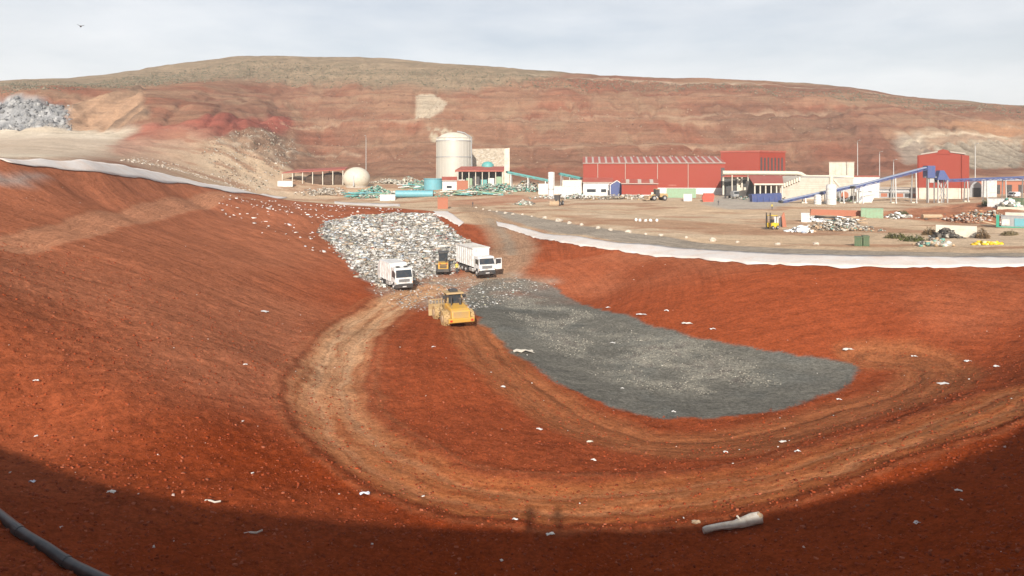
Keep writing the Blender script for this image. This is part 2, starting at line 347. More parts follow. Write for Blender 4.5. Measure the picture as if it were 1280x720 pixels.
# inner track round the gravel
mi, si, ti = road(lane(((585,405),(625,455),(690,510),(770,545),(860,558),(950,548),(1050,520),(1140,492),(1172,470),(1150,452),(1090,447))), 2.8, (0.36,0.135,0.056), 1.0, 0.75, 0.12, 0.06)
paint(mi*0.5*sst(0.0,0.35,fbm(ti/4.+7, si/0.5, 4)), (0.25,0.072,0.028))
paint(mi*0.6*np.exp(-((np.abs(si)-0.85)/0.22)**2), (0.20,0.075,0.035))
# grey gravel floor
GREY = smooth(poly((585,358),(610,350),(645,347),(680,354),(705,368),(755,387),(805,404),(850,416),(890,426),(940,435),(990,442),(1035,449),(1066,457),(1072,467),(1050,486),(1000,504),(940,518),(880,524),(800,519),(745,503),(700,480),(655,448),(615,415),(590,390),(582,372)), 4)
gm, dgy = zone(GREY, 0.6, 3); gm = sst(0.15, 0.85, gm+0.45*n2(0.9, 0.9, 3, 42)*(gm > 0.01)*(gm < 0.99)); gm = gm*(1-sst(80, 96, GY)*(0.35+0.65*sst(-0.2, 0.3, n2(4, 3, 4, 88)))); paint(gm*0.96, (0.148,0.149,0.129))
paint(gm*0.7*sst(-0.1,0.3,n2(5,4,4,61)), (0.158,0.157,0.140))
STN = poly((632,372),(680,374),(735,392),(800,420),(880,432),(935,452),(965,478),(920,488),(850,492),(780,480),(720,450),(670,418),(640,392))
sm, _ = zone(STN, 1.8, 1); pch = sst(-0.35, 0.1, n2(4.5, 3.0, 4, 37)); sm = sm*pch; paint(sm*0.8, (0.245,0.232,0.195)); paint(sm*0.6*sst(0.05,0.35,n2(1.1,0.9,3,5)), (0.30,0.275,0.225)); paint(sm*0.8*sst(0.15,0.4,-n2(0.9,0.7,3,15)), (0.15,0.13,0.115))
dz += sm*0.10*n2(0.9, 0.9, 3, 5) + gm*0.03*n2(1.0,1.0,3)
# rubbish heap
HEAP = poly((404,290),(420,276),(450,270),(500,268),(536,268),(552,280),(570,297),(598,310),(580,335),(540,345),(500,350),(478,358),(455,345),(425,312))
hm, dh = zone(HEAP, 1.2, 1); paint(hm*0.95, (0.42,0.39,0.35)); paint(hm*sst(0.0,0.3,n2(1.5,1.5,4,3)), (0.22,0.19,0.16)); paint(hm*sst(0.1,0.4,n2(1.1,1.1,4,23)), (0.62,0.60,0.57))
dz += hm*(0.8*sst(0, 6, dh) + 0.5*n2(2.2, 2.2, 4, 19) + 0.5*n2(9,9,3))
# pale dust on rim of the far left slope, litter dust near heap
ldm, _ = zone(poly((0,221),(60,221),(30,228),(0,232), extra=((-100,95),)), 2, 1); paint(ldm*0.7, (0.40,0.38,0.34))
fine = np.clip(1+0.10*fbm(GX/0.5, GY/0.5, 2)*(1-sst(50, 120, GY)) + 0.10*fbm(GX/3., GY/3., 3), 0.6, 1.4)
C *= fine[..., None]*0.92
nz_ = inpit*(1-0.8*gm)*(1-hm)*(1-0.6*LM)*(1-sst(45, 90, GY)); dz += nz_*(0.030*rng.normal(size=GX.shape)+0.05*n2(0.8, 0.8, 2, 6))
GZ2 = GZ + dz
# interpolation on the finished surface, for setting things down
def ground(x, y):
    i = np.clip(np.searchsorted(ys, y)-1, 0, len(ys)-2); v = (y-ys[i])/(ys[i+1]-ys[i])
    f = (x/(y+34.0)+1)/2*(len(us)-1); j = int(np.clip(math.floor(f), 0, len(us)-2)); t = f-j
    a = GZ2[i, j]*(1-t)+GZ2[i, j+1]*t; b = GZ2[i+1, j]*(1-t)+GZ2[i+1, j+1]*t
    return float(a*(1-v)+b*v)
def GG(px, py, dx=0, dy=0):
    p = G(px, py); p.x += dx; p.y += dy; p.z = ground(p.x, p.y); return p

# ------------------------------------------------------------------ ground material
def mnode(m):
    m.use_nodes = True; t = m.node_tree; b = t.nodes['Principled BSDF']; return t, b
def math_(t, op, a, b=None, c=None):
    n = t.nodes.new('ShaderNodeMath'); n.operation = op
    for i, v in enumerate((a, b, c)):
        if v is None: continue
        if isinstance(v, (int, float)): n.inputs[i].default_value = v
        else: t.links.new(v, n.inputs[i])
    return n.outputs[0]
def noise(t, vec, scale, detail=4, rough=0.55):
    n = t.nodes.new('ShaderNodeTexNoise'); n.inputs['Scale'].default_value = scale; n.inputs['Detail'].default_value = detail; n.inputs['Roughness'].default_value = rough
    t.links.new(vec, n.inputs['Vector']); return n.outputs['Fac']
def soil():
    m = bpy.data.materials.new('soil'); t, b = mnode(m); b.inputs['Roughness'].default_value = 0.95; b.inputs['Specular IOR Level'].default_value = 0.0
    ca = nn(t, 'ShaderNodeAttribute', attribute_name='col'); fl = nn(t, 'ShaderNodeAttribute', attribute_name='flow'); la = nn(t, 'ShaderNodeAttribute', attribute_name='lane'); mk = nn(t, 'ShaderNodeAttribute', attribute_name='mask')
    geo = nn(t, 'ShaderNodeNewGeometry'); pos = geo.outputs['Position']
    sp = nn(t, 'ShaderNodeSeparateXYZ'); t.links.new(mk.outputs['Vector'], sp.inputs[0])          # x pit slope, y lane, z stony
    st = noise(t, fl.outputs['Vector'], 1.0, 5, 0.62); ln = noise(t, la.outputs['Vector'], 1.0, 5, 0.62)
    f1 = noise(t, pos, 0.9, 9, 0.66); f2 = noise(t, pos, 4.2, 7, 0.85); f3 = noise(t, pos, 0.07, 8, 0.6)
    def cen(x, k): return math_(t, 'MULTIPLY', math_(t, 'SUBTRACT', x, 0.5), k)
    v = math_(t, 'ADD', cen(f1, 0.75), cen(f2, 2.6)); v = math_(t, 'ADD', v, cen(f3, 0.3))
    v = math_(t, 'ADD', v, math_(t, 'MULTIPLY', cen(st, 1.3), sp.outputs[0])); v = math_(t, 'ADD', v, math_(t, 'MULTIPLY', cen(ln, 1.2), sp.outputs[1]))
    sl_ = nn(t, 'ShaderNodeSeparateXYZ'); t.links.new(la.outputs['Vector'], sl_.inputs[0]); far = sl_.outputs[2]      # hill: rock strata and rubble
    vs_ = nn(t, 'ShaderNodeVectorMath', operation='MULTIPLY'); t.links.new(pos, vs_.inputs[0]); vs_.inputs[1].default_value = (0.022, 0.022, 0.42)
    f4 = noise(t, vs_.outputs[0], 1.0, 9, 0.68); f5 = noise(t, pos, 0.2, 9, 0.75)
    v = math_(t, 'ADD', v, math_(t, 'MULTIPLY', math_(t, 'ADD', cen(f4, 1.1), cen(f5, 0.9)), far))
    v = math_(t, 'MAXIMUM', math_(t, 'ADD', v, 1.0), 0.3)
    # pebbles: light and dark grains on gravel
    vo = nn(t, 'ShaderNodeTexVoronoi'); vo.inputs['Scale'].default_value = 5.5; t.links.new(pos, vo.inputs['Vector'])
    vs = nn(t, 'ShaderNodeSeparateColor'); t.links.new(vo.outputs['Color'], vs.inputs[0])
    g = math_(t, 'ADD', math_(t, 'MULTIPLY', math_(t, 'SUBTRACT', vs.outputs[0], 0.45), 0.35), 1.0)
    mixg = nn(t, 'ShaderNodeMix'); t.links.new(sp.outputs[2], mixg.inputs[0]); mixg.inputs[2].default_value = 1.0; t.links.new(g, mixg.inputs[3])
    v = math_(t, 'MULTIPLY', v, mixg.outputs[0])
    vm = nn(t, 'ShaderNodeVectorMath', operation='SCALE'); t.links.new(ca.outputs['Vector'], vm.inputs[0]); t.links.new(v, vm.inputs['Scale'])
    t.links.new(vm.outputs[0], b.inputs['Base Color'])
    h = math_(t, 'ADD', math_(t, 'MULTIPLY', f1, 0.30), math_(t, 'MULTIPLY', f2, 0.22))
    h = math_(t, 'ADD', h, math_(t, 'MULTIPLY', math_(t, 'MULTIPLY', st, 0.10), sp.outputs[0])); h = math_(t, 'ADD', h, math_(t, 'MULTIPLY', math_(t, 'MULTIPLY', ln, 0.05), sp.outputs[1]))
    h = math_(t, 'ADD', h, math_(t, 'MULTIPLY', f3, 3.0)); h = math_(t, 'ADD', h, math_(t, 'MULTIPLY', math_(t, 'ADD', math_(t, 'MULTIPLY', f4, 2.2), math_(t, 'MULTIPLY', f5, 2.5)), far))
    bp = nn(t, 'ShaderNodeBump'); bp.inputs['Strength'].default_value = 0.55; bp.inputs['Distance'].default_value = 1.0
    t.links.new(h, bp.inputs['Height']); t.links.new(bp.outputs[0], b.inputs['Normal'])
    return m
SOIL = soil()

# ------------------------------------------------------------------ ground meshes: one surface, cut into pit, road, gravel floor, heap, yard and hill
nr, nc = GX.shape
V = np.stack([GX, GY, GZ2], -1).reshape(-1, 3)
ii = np.arange(nr*nc).reshape(nr, nc)
F = np.stack([ii[:-1,:-1], ii[:-1,1:], ii[1:,1:], ii[1:,:-1]], -1).reshape(-1, 4)
e1 = V[F[:,2]]-V[F[:,0]]; e2 = V[F[:,3]]-V[F[:,1]]; fn = np.cross(e1, e2)
VN = np.zeros(V.shape)
for k in range(4): np.add.at(VN, F[:,k], fn)
VN /= np.linalg.norm(VN, axis=1, keepdims=True)+1e-12
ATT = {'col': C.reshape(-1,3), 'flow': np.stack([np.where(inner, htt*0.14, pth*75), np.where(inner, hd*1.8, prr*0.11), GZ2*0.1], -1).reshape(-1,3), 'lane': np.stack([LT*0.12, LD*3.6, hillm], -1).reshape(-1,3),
       'mask': np.stack([inpit*(1-LM)*(1-gm)*(1-hm)*np.where(inner, 0.6, 0.2+0.7*sst(24, 40, GY)), LM, np.clip(gm*0.8+sm*0.5, 0, 1)], -1).reshape(-1,3)}
def fm(a): return a.reshape(-1)[F].mean(1)
zn = np.where(fm(GY) > 335, 5, 4)                                   # hill, yard
zn = np.where(fm(dPit) > 0, 0, zn); zn = np.where((fm(mh) > 0.5), 1, zn); zn = np.where(fm(gm) > 0.5, 2, zn); zn = np.where(fm(hm) > 0.5, 3, zn)
for k, nm in enumerate(('pit_slope', 'dirt_road', 'gravel_floor', 'refuse_bank', 'yard_ground', 'hill')):
    f = F[zn == k]; used, inv = np.unique(f, return_inverse=True); f = inv.reshape(-1, 4)
    me = bpy.data.meshes.new(nm); me.vertices.add(len(used)); me.vertices.foreach_set('co', V[used].astype(np.float32).ravel())
    me.loops.add(len(f)*4); me.loops.foreach_set('vertex_index', f.astype(np.int32).ravel())
    me.polygons.add(len(f)); me.polygons.foreach_set('loop_start', np.arange(0, len(f)*4, 4, dtype=np.int32))
    me.update(calc_edges=True); me.polygons.foreach_set('use_smooth', np.ones(len(f), bool))
    for an, av in ATT.items():
        a = me.attributes.new(an, 'FLOAT_VECTOR', 'POINT'); a.data.foreach_set('vector', av[used].astype(np.float32).ravel())
    me.normals_split_custom_set_from_vertices(VN[used].astype(np.float32))
    me.materials.append(SOIL); o = bpy.data.objects.new(nm, me); col.objects.link(o); o['kind'] = 'structure'

# ------------------------------------------------------------------ materials for built things
MATS = {}
def pm(name, c, rough=0.6, metal=0.0, dirt=0.25, dcol=(0.25,0.16,0.10), scale=1.5, rib=0.0, ribaxis=0, ribn=6.0):
    if name in MATS: return MATS[name]
    m = bpy.data.materials.new(name); t, b = mnode(m); b.inputs['Roughness'].default_value = rough; b.inputs['Metallic'].default_value = metal
    tcn = nn(t, 'ShaderNodeTexCoord'); f = noise(t, tcn.outputs['Object'], scale, 7, 0.65); g = noise(t, tcn.outputs['Object'], scale*7, 4, 0.6)
    mx = nn(t, 'ShaderNodeMix', data_type='RGBA'); mx.inputs['A'].default_value = (*c, 1); mx.inputs['B'].default_value = (*dcol, 1)
    k = math_(t, 'MULTIPLY', math_(t, 'SMOOTH_MIN', math_(t, 'MAXIMUM', math_(t, 'MULTIPLY', math_(t, 'SUBTRACT', f, 0.45), 4.0), 0.0), 1.0, 0.1), dirt)
    t.links.new(k, mx.inputs['Factor'])
    v = nn(t, 'ShaderNodeVectorMath', operation='SCALE'); t.links.new(mx.outputs['Result'], v.inputs[0]); t.links.new(math_(t, 'ADD', math_(t, 'MULTIPLY', g, 0.3), 0.85), v.inputs['Scale'])
    t.links.new(v.outputs[0], b.inputs['Base Color']); t.links.new(math_(t, 'ADD', math_(t, 'MULTIPLY', f, 0.3), rough-0.15), b.inputs['Roughness'])
    h = math_(t, 'MULTIPLY', g, 0.02)
    if rib:
        sx = nn(t, 'ShaderNodeSeparateXYZ'); t.links.new(tcn.outputs['Object'], sx.inputs[0])
        h = math_(t, 'ADD', h, math_(t, 'MULTIPLY', math_(t, 'SINE', math_(t, 'MULTIPLY', sx.outputs[ribaxis], ribn)), rib))
    bp = nn(t, 'ShaderNodeBump'); bp.inputs['Strength'].default_value = 0.5; t.links.new(h, bp.inputs['Height']); t.links.new(bp.outputs[0], b.inputs['Normal'])
    MATS[name] = m; return m
def attm(name, rough=0.7):
    m = bpy.data.materials.new(name); t, b = mnode(m); b.inputs['Roughness'].default_value = rough; b.inputs['Specular IOR Level'].default_value = 0.25
    a = nn(t, 'ShaderNodeAttribute', attribute_name='col'); geo = nn(t, 'ShaderNodeNewGeometry'); f = noise(t, geo.outputs['Position'], 6.0, 5, 0.65)
    v = nn(t, 'ShaderNodeVectorMath', operation='SCALE'); t.links.new(a.outputs['Vector'], v.inputs[0]); t.links.new(math_(t, 'ADD', math_(t, 'MULTIPLY', f, 0.6), 0.7), v.inputs['Scale'])
    t.links.new(v.outputs[0], b.inputs['Base Color']); return m
M = dict(
 white=pm('white_paint', (0.64,0.64,0.63), 0.45, dirt=0.48), cream=pm('cream_paint', (0.58,0.53,0.43), 0.6), dwhite=pm('dusty_white', (0.66,0.63,0.57), 0.7, dirt=0.5),
 red=pm('red_cladding', (0.27,0.030,0.012), 0.7, dirt=0.3, dcol=(0.28,0.065,0.035), scale=0.25, rib=0.03, ribn=5.0), redroof=pm('red_roof', (0.32,0.062,0.038), 0.6, dirt=0.4, dcol=(0.38,0.20,0.14), scale=0.4),
 lroof=pm('pale_skylight_sheet', (0.42,0.36,0.31), 0.5), conc=pm('concrete', (0.46,0.42,0.36), 0.9, dirt=0.45, dcol=(0.34,0.25,0.18), scale=0.5), lconc=pm('pale_concrete', (0.60,0.55,0.46), 0.9, dirt=0.4, scale=0.5),
 grey=pm('grey_steel', (0.36,0.37,0.38), 0.5, 0.3), silo=pm('silo_steel', (0.48,0.455,0.40), 0.5, 0.15, dirt=0.3, dcol=(0.45,0.38,0.30), scale=0.3), dark=pm('dark_steel', (0.04,0.04,0.042), 0.6), black=pm('black_rubber', (0.022,0.022,0.024), 0.8, dirt=0.5, dcol=(0.16,0.10,0.07)),
 glass=pm('dark_glass', (0.03,0.04,0.05), 0.12, dirt=0.15), blue=pm('blue_paint', (0.05,0.08,0.22), 0.55, dirt=0.25), lblue=pm('pale_blue_cover', (0.27,0.31,0.40), 0.6), teal=pm('teal_paint', (0.09,0.34,0.33), 0.55, dirt=0.35),
 tealb=pm('blue_green_paint', (0.13,0.36,0.42), 0.5, dirt=0.25), green=pm('faded_green', (0.24,0.37,0.24), 0.65, dirt=0.4), dgreen=pm('dark_green', (0.07,0.12,0.06), 0.65, dirt=0.4), emer=pm('emerald_paint', (0.03,0.30,0.20), 0.5),
 yellow=pm('yellow_paint', (0.53,0.30,0.05), 0.55, dirt=0.65, dcol=(0.40,0.26,0.13)), ytan=pm('dusty_yellow', (0.40,0.27,0.12), 0.7, dirt=0.8, dcol=(0.38,0.27,0.17)), byel=pm('bright_yellow', (0.75,0.50,0.03), 0.5),
 skip=pm('red_skip_paint', (0.45,0.06,0.03), 0.5), tan=pm('tan_dust', (0.42,0.30,0.19), 0.85, dirt=0.5), chrome=pm('lamp_glass', (0.75,0.75,0.72), 0.15), amber=pm('amber_lamp', (0.7,0.25,0.03), 0.3), redlamp=pm('red_lamp', (0.5,0.03,0.02), 0.3),
 liner=pm('white_geotextile', (0.60,0.555,0.52), 0.9, dirt=0.55, dcol=(0.55,0.40,0.31), scale=0.35), stone=pm('pale_boulder', (0.50,0.445,0.37), 0.9, dirt=0.4, scale=2.0), wood=pm('bleached_wood', (0.50,0.46,0.40), 0.9, dirt=0.6, dcol=(0.30,0.20,0.13), scale=4), pipe=pm('black_pipe_plastic', (0.03,0.032,0.036), 0.38, dirt=0.5, dcol=(0.13,0.11,0.10), scale=3),
 plas=pm('white_plastic', (0.64,0.63,0.61), 0.5, dirt=0.3), pblue=pm('bluish_plastic', (0.60,0.64,0.72), 0.45), skin=pm('skin', (0.42,0.24,0.16), 0.6), hair=pm('dark_hair', (0.03,0.02,0.015), 0.7), cloth=pm('dark_cloth', (0.05,0.055,0.07), 0.85), vest=pm('hi_vis_vest', (0.55,0.45,0.08), 0.8),
 masonry=pm('rubble_masonry', (0.42,0.36,0.28), 0.9, dirt=0.8, dcol=(0.20,0.16,0.12), scale=1.1), brick=pm('rust_red_panel', (0.36,0.13,0.075), 0.8), weld=pm('galvanised', (0.50,0.50,0.49), 0.45, 0.5))
SCR = attm('mixed_refuse', 0.6); CLOD = attm('clods', 0.95); LEAF = attm('dry_leaves', 0.8)

# ------------------------------------------------------------------ mesh builder
class MB:
    def __init__(s): s.v = []; s.f = []
    def add(s, v, f):
        n = len(s.v); s.v += [tuple(p) for p in v]; s.f += [tuple(i+n for i in q) for q in f]; return s
    def box(s, x0, x1, y0, y1, z0, z1):
        return s.add([(x0,y0,z0),(x1,y0,z0),(x1,y1,z0),(x0,y1,z0),(x0,y0,z1),(x1,y0,z1),(x1,y1,z1),(x0,y1,z1)], [(3,2,1,0),(4,5,6,7),(0,1,5,4),(1,2,6,5),(2,3,7,6),(3,0,4,7)])
    def hexa(s, p): return s.add(p, [(3,2,1,0),(4,5,6,7),(0,1,5,4),(1,2,6,5),(2,3,7,6),(3,0,4,7)])
    def ext(s, prof, a, b, axis='x'):                             # closed outline pushed along an axis
        n = len(prof)
        mk = {'x': lambda p, t: (t, p[0], p[1]), 'y': lambda p, t: (p[0], t, p[1]), 'z': lambda p, t: (p[0], p[1], t)}[axis]
        v = [mk(p, a) for p in prof]+[mk(p, b) for p in prof]
        return s.add(v, [tuple(range(n-1, -1, -1)), tuple(range(n, 2*n))]+[(i, (i+1) % n, n+(i+1) % n, n+i) for i in range(n)])
    def cyl(s, p0, p1, r0, r1=None, n=12):
        r1 = r0 if r1 is None else r1; p0 = Vector(p0); p1 = Vector(p1); d = (p1-p0).normalized()
        u = d.orthogonal().normalized(); w = d.cross(u)
        v = [p+(u*math.cos(2*math.pi*i/n)+w*math.sin(2*math.pi*i/n))*r for p, r in ((p0, r0), (p1, r1)) for i in range(n)]
        return s.add(v, [tuple(range(n-1, -1, -1)), tuple(range(n, 2*n))]+[(i, (i+1) % n, n+(i+1) % n, n+i) for i in range(n)])
    def lathe(s, prof, n=20, c=(0,0,0)):                           # (r, z) pairs about z
        v = [(c[0]+r*math.cos(2*math.pi*i/n), c[1]+r*math.sin(2*math.pi*i/n), c[2]+z) for r, z in prof for i in range(n)]
        f = [(k*n+i, k*n+(i+1) % n, (k+1)*n+(i+1) % n, (k+1)*n+i) for k in range(len(prof)-1) for i in range(n)]
        return s.add(v, f+[tuple(range(n-1, -1, -1)), tuple(range((len(prof)-1)*n, len(prof)*n))])
    def bar(s, p0, p1, wd, ht=None):
        ht = ht or wd; p0 = Vector(p0); p1 = Vector(p1); d = (p1-p0).normalized()
        a = d.cross(Vector((0,0,1))); a = a.normalized() if a.length > 1e-3 else Vector((1,0,0)); b = a.cross(d)
        q = [(-1,-1),(1,-1),(1,1),(-1,1)]
        return s.hexa([p+a*x*wd/2+b*y*ht/2 for p in (p0, p1) for x, y in q])
    def tube(s, path, r, n=10):
        path = [Vector(p) for p in path]; k = len(path); vs = []
        for i, p in enumerate(path):
            d = (path[min(i+1, k-1)]-path[max(i-1, 0)]).normalized(); u = d.cross(Vector((0,0,1))).normalized(); w = u.cross(d)
            vs += [p+(u*math.cos(2*math.pi*j/n)+w*math.sin(2*math.pi*j/n))*r for j in range(n)]
        return s.add(vs, [(i*n+j, i*n+(j+1) % n, (i+1)*n+(j+1) % n, (i+1)*n+j) for i in range(k-1) for j in range(n)]+[tuple(range(n-1, -1, -1)), tuple(range((k-1)*n, k*n))])
    def blob(s, c, r, seed=0, sub=2, amp=0.25, sc=(1,1,1)):
        bm = bmesh.new(); bmesh.ops.create_icosphere(bm, subdivisions=sub, radius=1)
        rr = random.Random(seed); ph = [rr.uniform(0, 9) for _ in range(6)]
        v = []
        for q in bm.verts:
            p = q.co; k = 1+amp*(math.sin(3*p.x+ph[0])*math.cos(2.6*p.y+ph[1])+0.6*math.sin(5*p.z+ph[2]+3*p.x)+0.4*rr.uniform(-1, 1))
            v.append((c[0]+p.x*k*r*sc[0], c[1]+p.y*k*r*sc[1], c[2]+p.z*k*r*sc[2]))
        f = [[x.index for x in q.verts] for q in bm.faces]; bm.free(); return s.add(v, f)
    def build(s, name, mat, parent=None, bevel=0, smooth=False, loc=None, rot=None):
        me = bpy.data.meshes.new(name); me.from_pydata(s.v, [], s.f); me.materials.append(mat)
        bm = bmesh.new(); bm.from_mesh(me); bmesh.ops.recalc_face_normals(bm, faces=bm.faces); bm.to_mesh(me); bm.free()
        if smooth: me.polygons.foreach_set('use_smooth', [True]*len(me.polygons)); me.set_sharp_from_angle(angle=R(40))
        o = bpy.data.objects.new(name, me); col.objects.link(o); o.parent = parent
        if loc is not None: o.location = loc
        if rot is not None: o.rotation_euler = rot
        if bevel:
            b = o.modifiers.new('bevel', 'BEVEL'); b.width = bevel; b.segments = 2; b.limit_method = 'ANGLE'
        return o
def tag(o, label, cat, group=None, kind=None):
    if label: o['label'] = label
    if cat: o['category'] = cat
    if group: o['group'] = group
    if kind: o['kind'] = kind
    return o
def thing(name, label, cat, loc, rz=0, group=None):
    o = bpy.data.objects.new(name, None); o.empty_display_size = 0.3; col.objects.link(o); o.location = loc; o.rotation_euler = (0, 0, rz)
    return tag(o, label, cat, group)
def B(*a): return MB().box(*a)
def part(name, mat, p, *a, bevel=0): return B(*a).build(name, M[mat], p, bevel)

# ------------------------------------------------------------------ liner sheets along the rim
def sheet(name, label, up, lo, group=None, lift=0.07, th=0.05, nseg=90, world=False, ragged=1.0):
    a = smooth(np.array(up, float) if world else np.array([G(*p)[:2] for p in up]), 8); b = smooth(np.array(lo, float) if world else np.array([G(*p)[:2] for p in lo]), 8)
    def res(P, n):
        d = np.concatenate([[0], np.cumsum(np.hypot(*np.diff(P, axis=0).T))]); t = np.linspace(0, d[-1], n)
        return np.stack([np.interp(t, d, P[:,0]), np.interp(t, d, P[:,1])], -1)
    a = res(a, nseg); b = res(b, nseg); k = 6; v = []; f = []
    for i in range(nseg):
        wob = 0.35*math.sin(i*0.9)+0.3*random.uniform(-1, 1)
        for j in range(k):
            t = j/(k-1); q = a[i]*(1-t)+b[i]*t
            dn = (b[i]-a[i]); ln = math.hypot(*dn)+1e-6
            if j == k-1: q = q+dn/ln*wob*ragged*min(1, ln/4)
            v.append((q[0], q[1], ground(q[0], q[1])+lift+random.uniform(0, 0.07)))
    for i in range(nseg-1):
        for j in range(k-1): f.append((i*k+j, i*k+j+1, (i+1)*k+j+1, (i+1)*k+j))
    m = MB(); m.add(v, f); o = m.build(name, M['liner'], None, smooth=True)
    so = o.modifiers.new('thick', 'SOLIDIFY'); so.thickness = th; so.offset = 1
    return tag(o, label, 'liner sheet', group)
sheet('liner_sheet', 'long white geotextile strip along the right rim of the pit beside the gravel road',
      ((620,276),(660,287),(700,294),(760,302),(840,309),(920,314),(1000,318),(1100,321),(1279,320),(1400,319)), ((622,283),(650,291),(700,303),(760,312),(840,322),(920,329),(1000,333),(1100,335),(1279,334),(1400,333)), nseg=150)
sheet('liner_sheet', 'short white geotextile strip between the rubbish heap and the ramp',
      ((541,264),(556,264),(570,271),(580,279)), ((546,270),(556,273),(566,279),(574,283)), nseg=30)
def rimstrip(pts, off0, off1):
    P = smooth(np.array([G(*p)[:2] for p in pts]), 6); T = np.gradient(P, axis=0); T /= np.linalg.norm(T, axis=1, keepdims=True); Nn = np.stack([T[:,1], -T[:,0]], -1)
    k = np.linspace(0, 1, len(P))[:,None]; return P+Nn*off0, P+Nn*(off1[0]*(1-k)+off1[1]*k)
u_, l_ = rimstrip(((0,200.5),(50,200.8),(100,201.5),(150,207),(200,217),(230,224),(280,233.5),(330,243)), -0.4, (1.1, 9.0))
sheet('liner_sheet', 'narrow white geotextile strip along the top of the left red bank', u_, l_, nseg=130, world=True, lift=0.16, ragged=0.25)
sheet('liner_sheet', 'thin pale liner strip at the foot of the scrap yard above the heap', ((418,252),(450,254),(500,255)), ((418,254.5),(450,257),(500,258.5)), nseg=30)

# ------------------------------------------------------------------ trucks
def wheel(p, x, y, r, wd, name='wheel'):
    s = 1 if x > 0 else -1
    w_ = MB().cyl((x-wd/2,y,r), (x+wd/2,y,r), r, n=20).build(name, M['black'], p, 0.04)
    MB().cyl((x+s*(wd/2-0.02),y,r), (x+s*(wd/2+0.03),y,r), r*0.56, r*0.50, 14).build('rim', M['weld'], w_)
    MB().cyl((x+s*(wd/2),y,r), (x+s*(wd/2+0.08),y,r), r*0.2, r*0.16, 8).build('hub', M['grey'], w_)
    return w_
def cab(p, yf, W_=1.22, zt=2.95, L_=1.9, open_door=False):
    prof = [(yf,0.62),(yf-0.06,1.0),(yf-0.05,1.72),(yf+0.28,zt-0.12),(yf+0.45,zt),(yf+L_,zt+0.02),(yf+L_,0.75),(yf+1.35,0.75),(yf+1.25,1.12),(yf+0.45,1.12),(yf+0.32,0.62)]
    c = MB().ext(prof, -W_, W_).build('cab', M['white'], p, 0.05)
    e = 0.03
    MB().hexa([(-W_+0.10,yf-0.05-e,1.76),(W_-0.10,yf-0.05-e,1.76),(W_-0.10,yf-0.02,1.76),(-W_+0.10,yf-0.02,1.76),(-W_+0.17,yf+0.255-e,zt-0.24),(W_-0.17,yf+0.255-e,zt-0.24),(W_-0.17,yf+0.28,zt-0.24),(-W_+0.17,yf+0.28,zt-0.24)]).build('windscreen', M['glass'], c)
    for s in (-1, 1): MB().bar((s*0.35,yf-0.10,1.78),(s*0.75,yf+0.03,2.15),0.03,0.02).build('wiper', M['dark'], c)
    for s in (-1, 1):
        if open_door and s == 1:
            MB().box(W_-0.02,W_+0.02,yf+0.22,yf+1.3,1.15,zt-0.3).build('door_opening', M['dark'], c)
            d = MB().box(W_+0.05,W_+1.12,yf+0.14,yf+0.22,0.95,zt-0.25).build('door', M['white'], p, 0.03)
            d['label'] = 'cab door swung wide open'
            B(W_+0.22,W_+0.95,yf+0.11,yf+0.25,1.75,zt-0.36).build('window', M['glass'], d)
            continue
        d = B(min(s*W_,s*(W_+0.025)),max(s*W_,s*(W_+0.025)),yf+0.22,yf+1.35,1.15,zt-0.22).build('door', M['white'], p, 0.01)
        x0, x1 = sorted((s*(W_+0.02), s*(W_+0.04)))
        MB().ext([(yf+0.30,1.75),(yf+0.45,zt-0.35),(yf+1.22,zt-0.35),(yf+1.22,1.75)], x0, x1).build('window', M['glass'], d)
        B(x0,x1+0.02,yf+1.10,yf+1.28,1.48,1.54).build('handle', M['dark'], d)
    for s in (-1, 1):
        mr = B(*sorted((s*(W_+0.08),s*(W_+0.26))),yf-0.12,yf-0.02,1.75,2.45).build('mirror', M['dark'], p, 0.03)
        MB().bar((s*W_,yf+0.1,2.5),(s*(W_+0.17),yf-0.07,2.45),0.04).build('mirror_arm', M['dark'], mr)
        hl = B(*sorted((s*0.78,s*1.14)),yf-0.13,yf-0.03,0.78,0.98).build('headlight', M['chrome'], p, 0.02)
        B(*sorted((s*1.10,s*1.20)),yf-0.11,yf-0.02,1.02,1.12).build('indicator', M['amber'], hl)
    g = B(-0.78,0.78,yf-0.10,yf-0.03,1.15,1.55).build('grille', M['grey'], p, 0.02)
    for k in range(4): B(-0.72,0.72,yf-0.115,yf-0.09,1.19+k*0.09,1.225+k*0.09).build('grille_slat', M['dark'], g)
    bu = B(-W_,W_,yf-0.22,yf+0.1,0.36,0.92).build('bumper', M['dark'], p, 0.05)
    B(-0.27,0.27,yf-0.245,yf-0.215,0.5,0.62).build('number_plate', M['white'], bu)
    return c
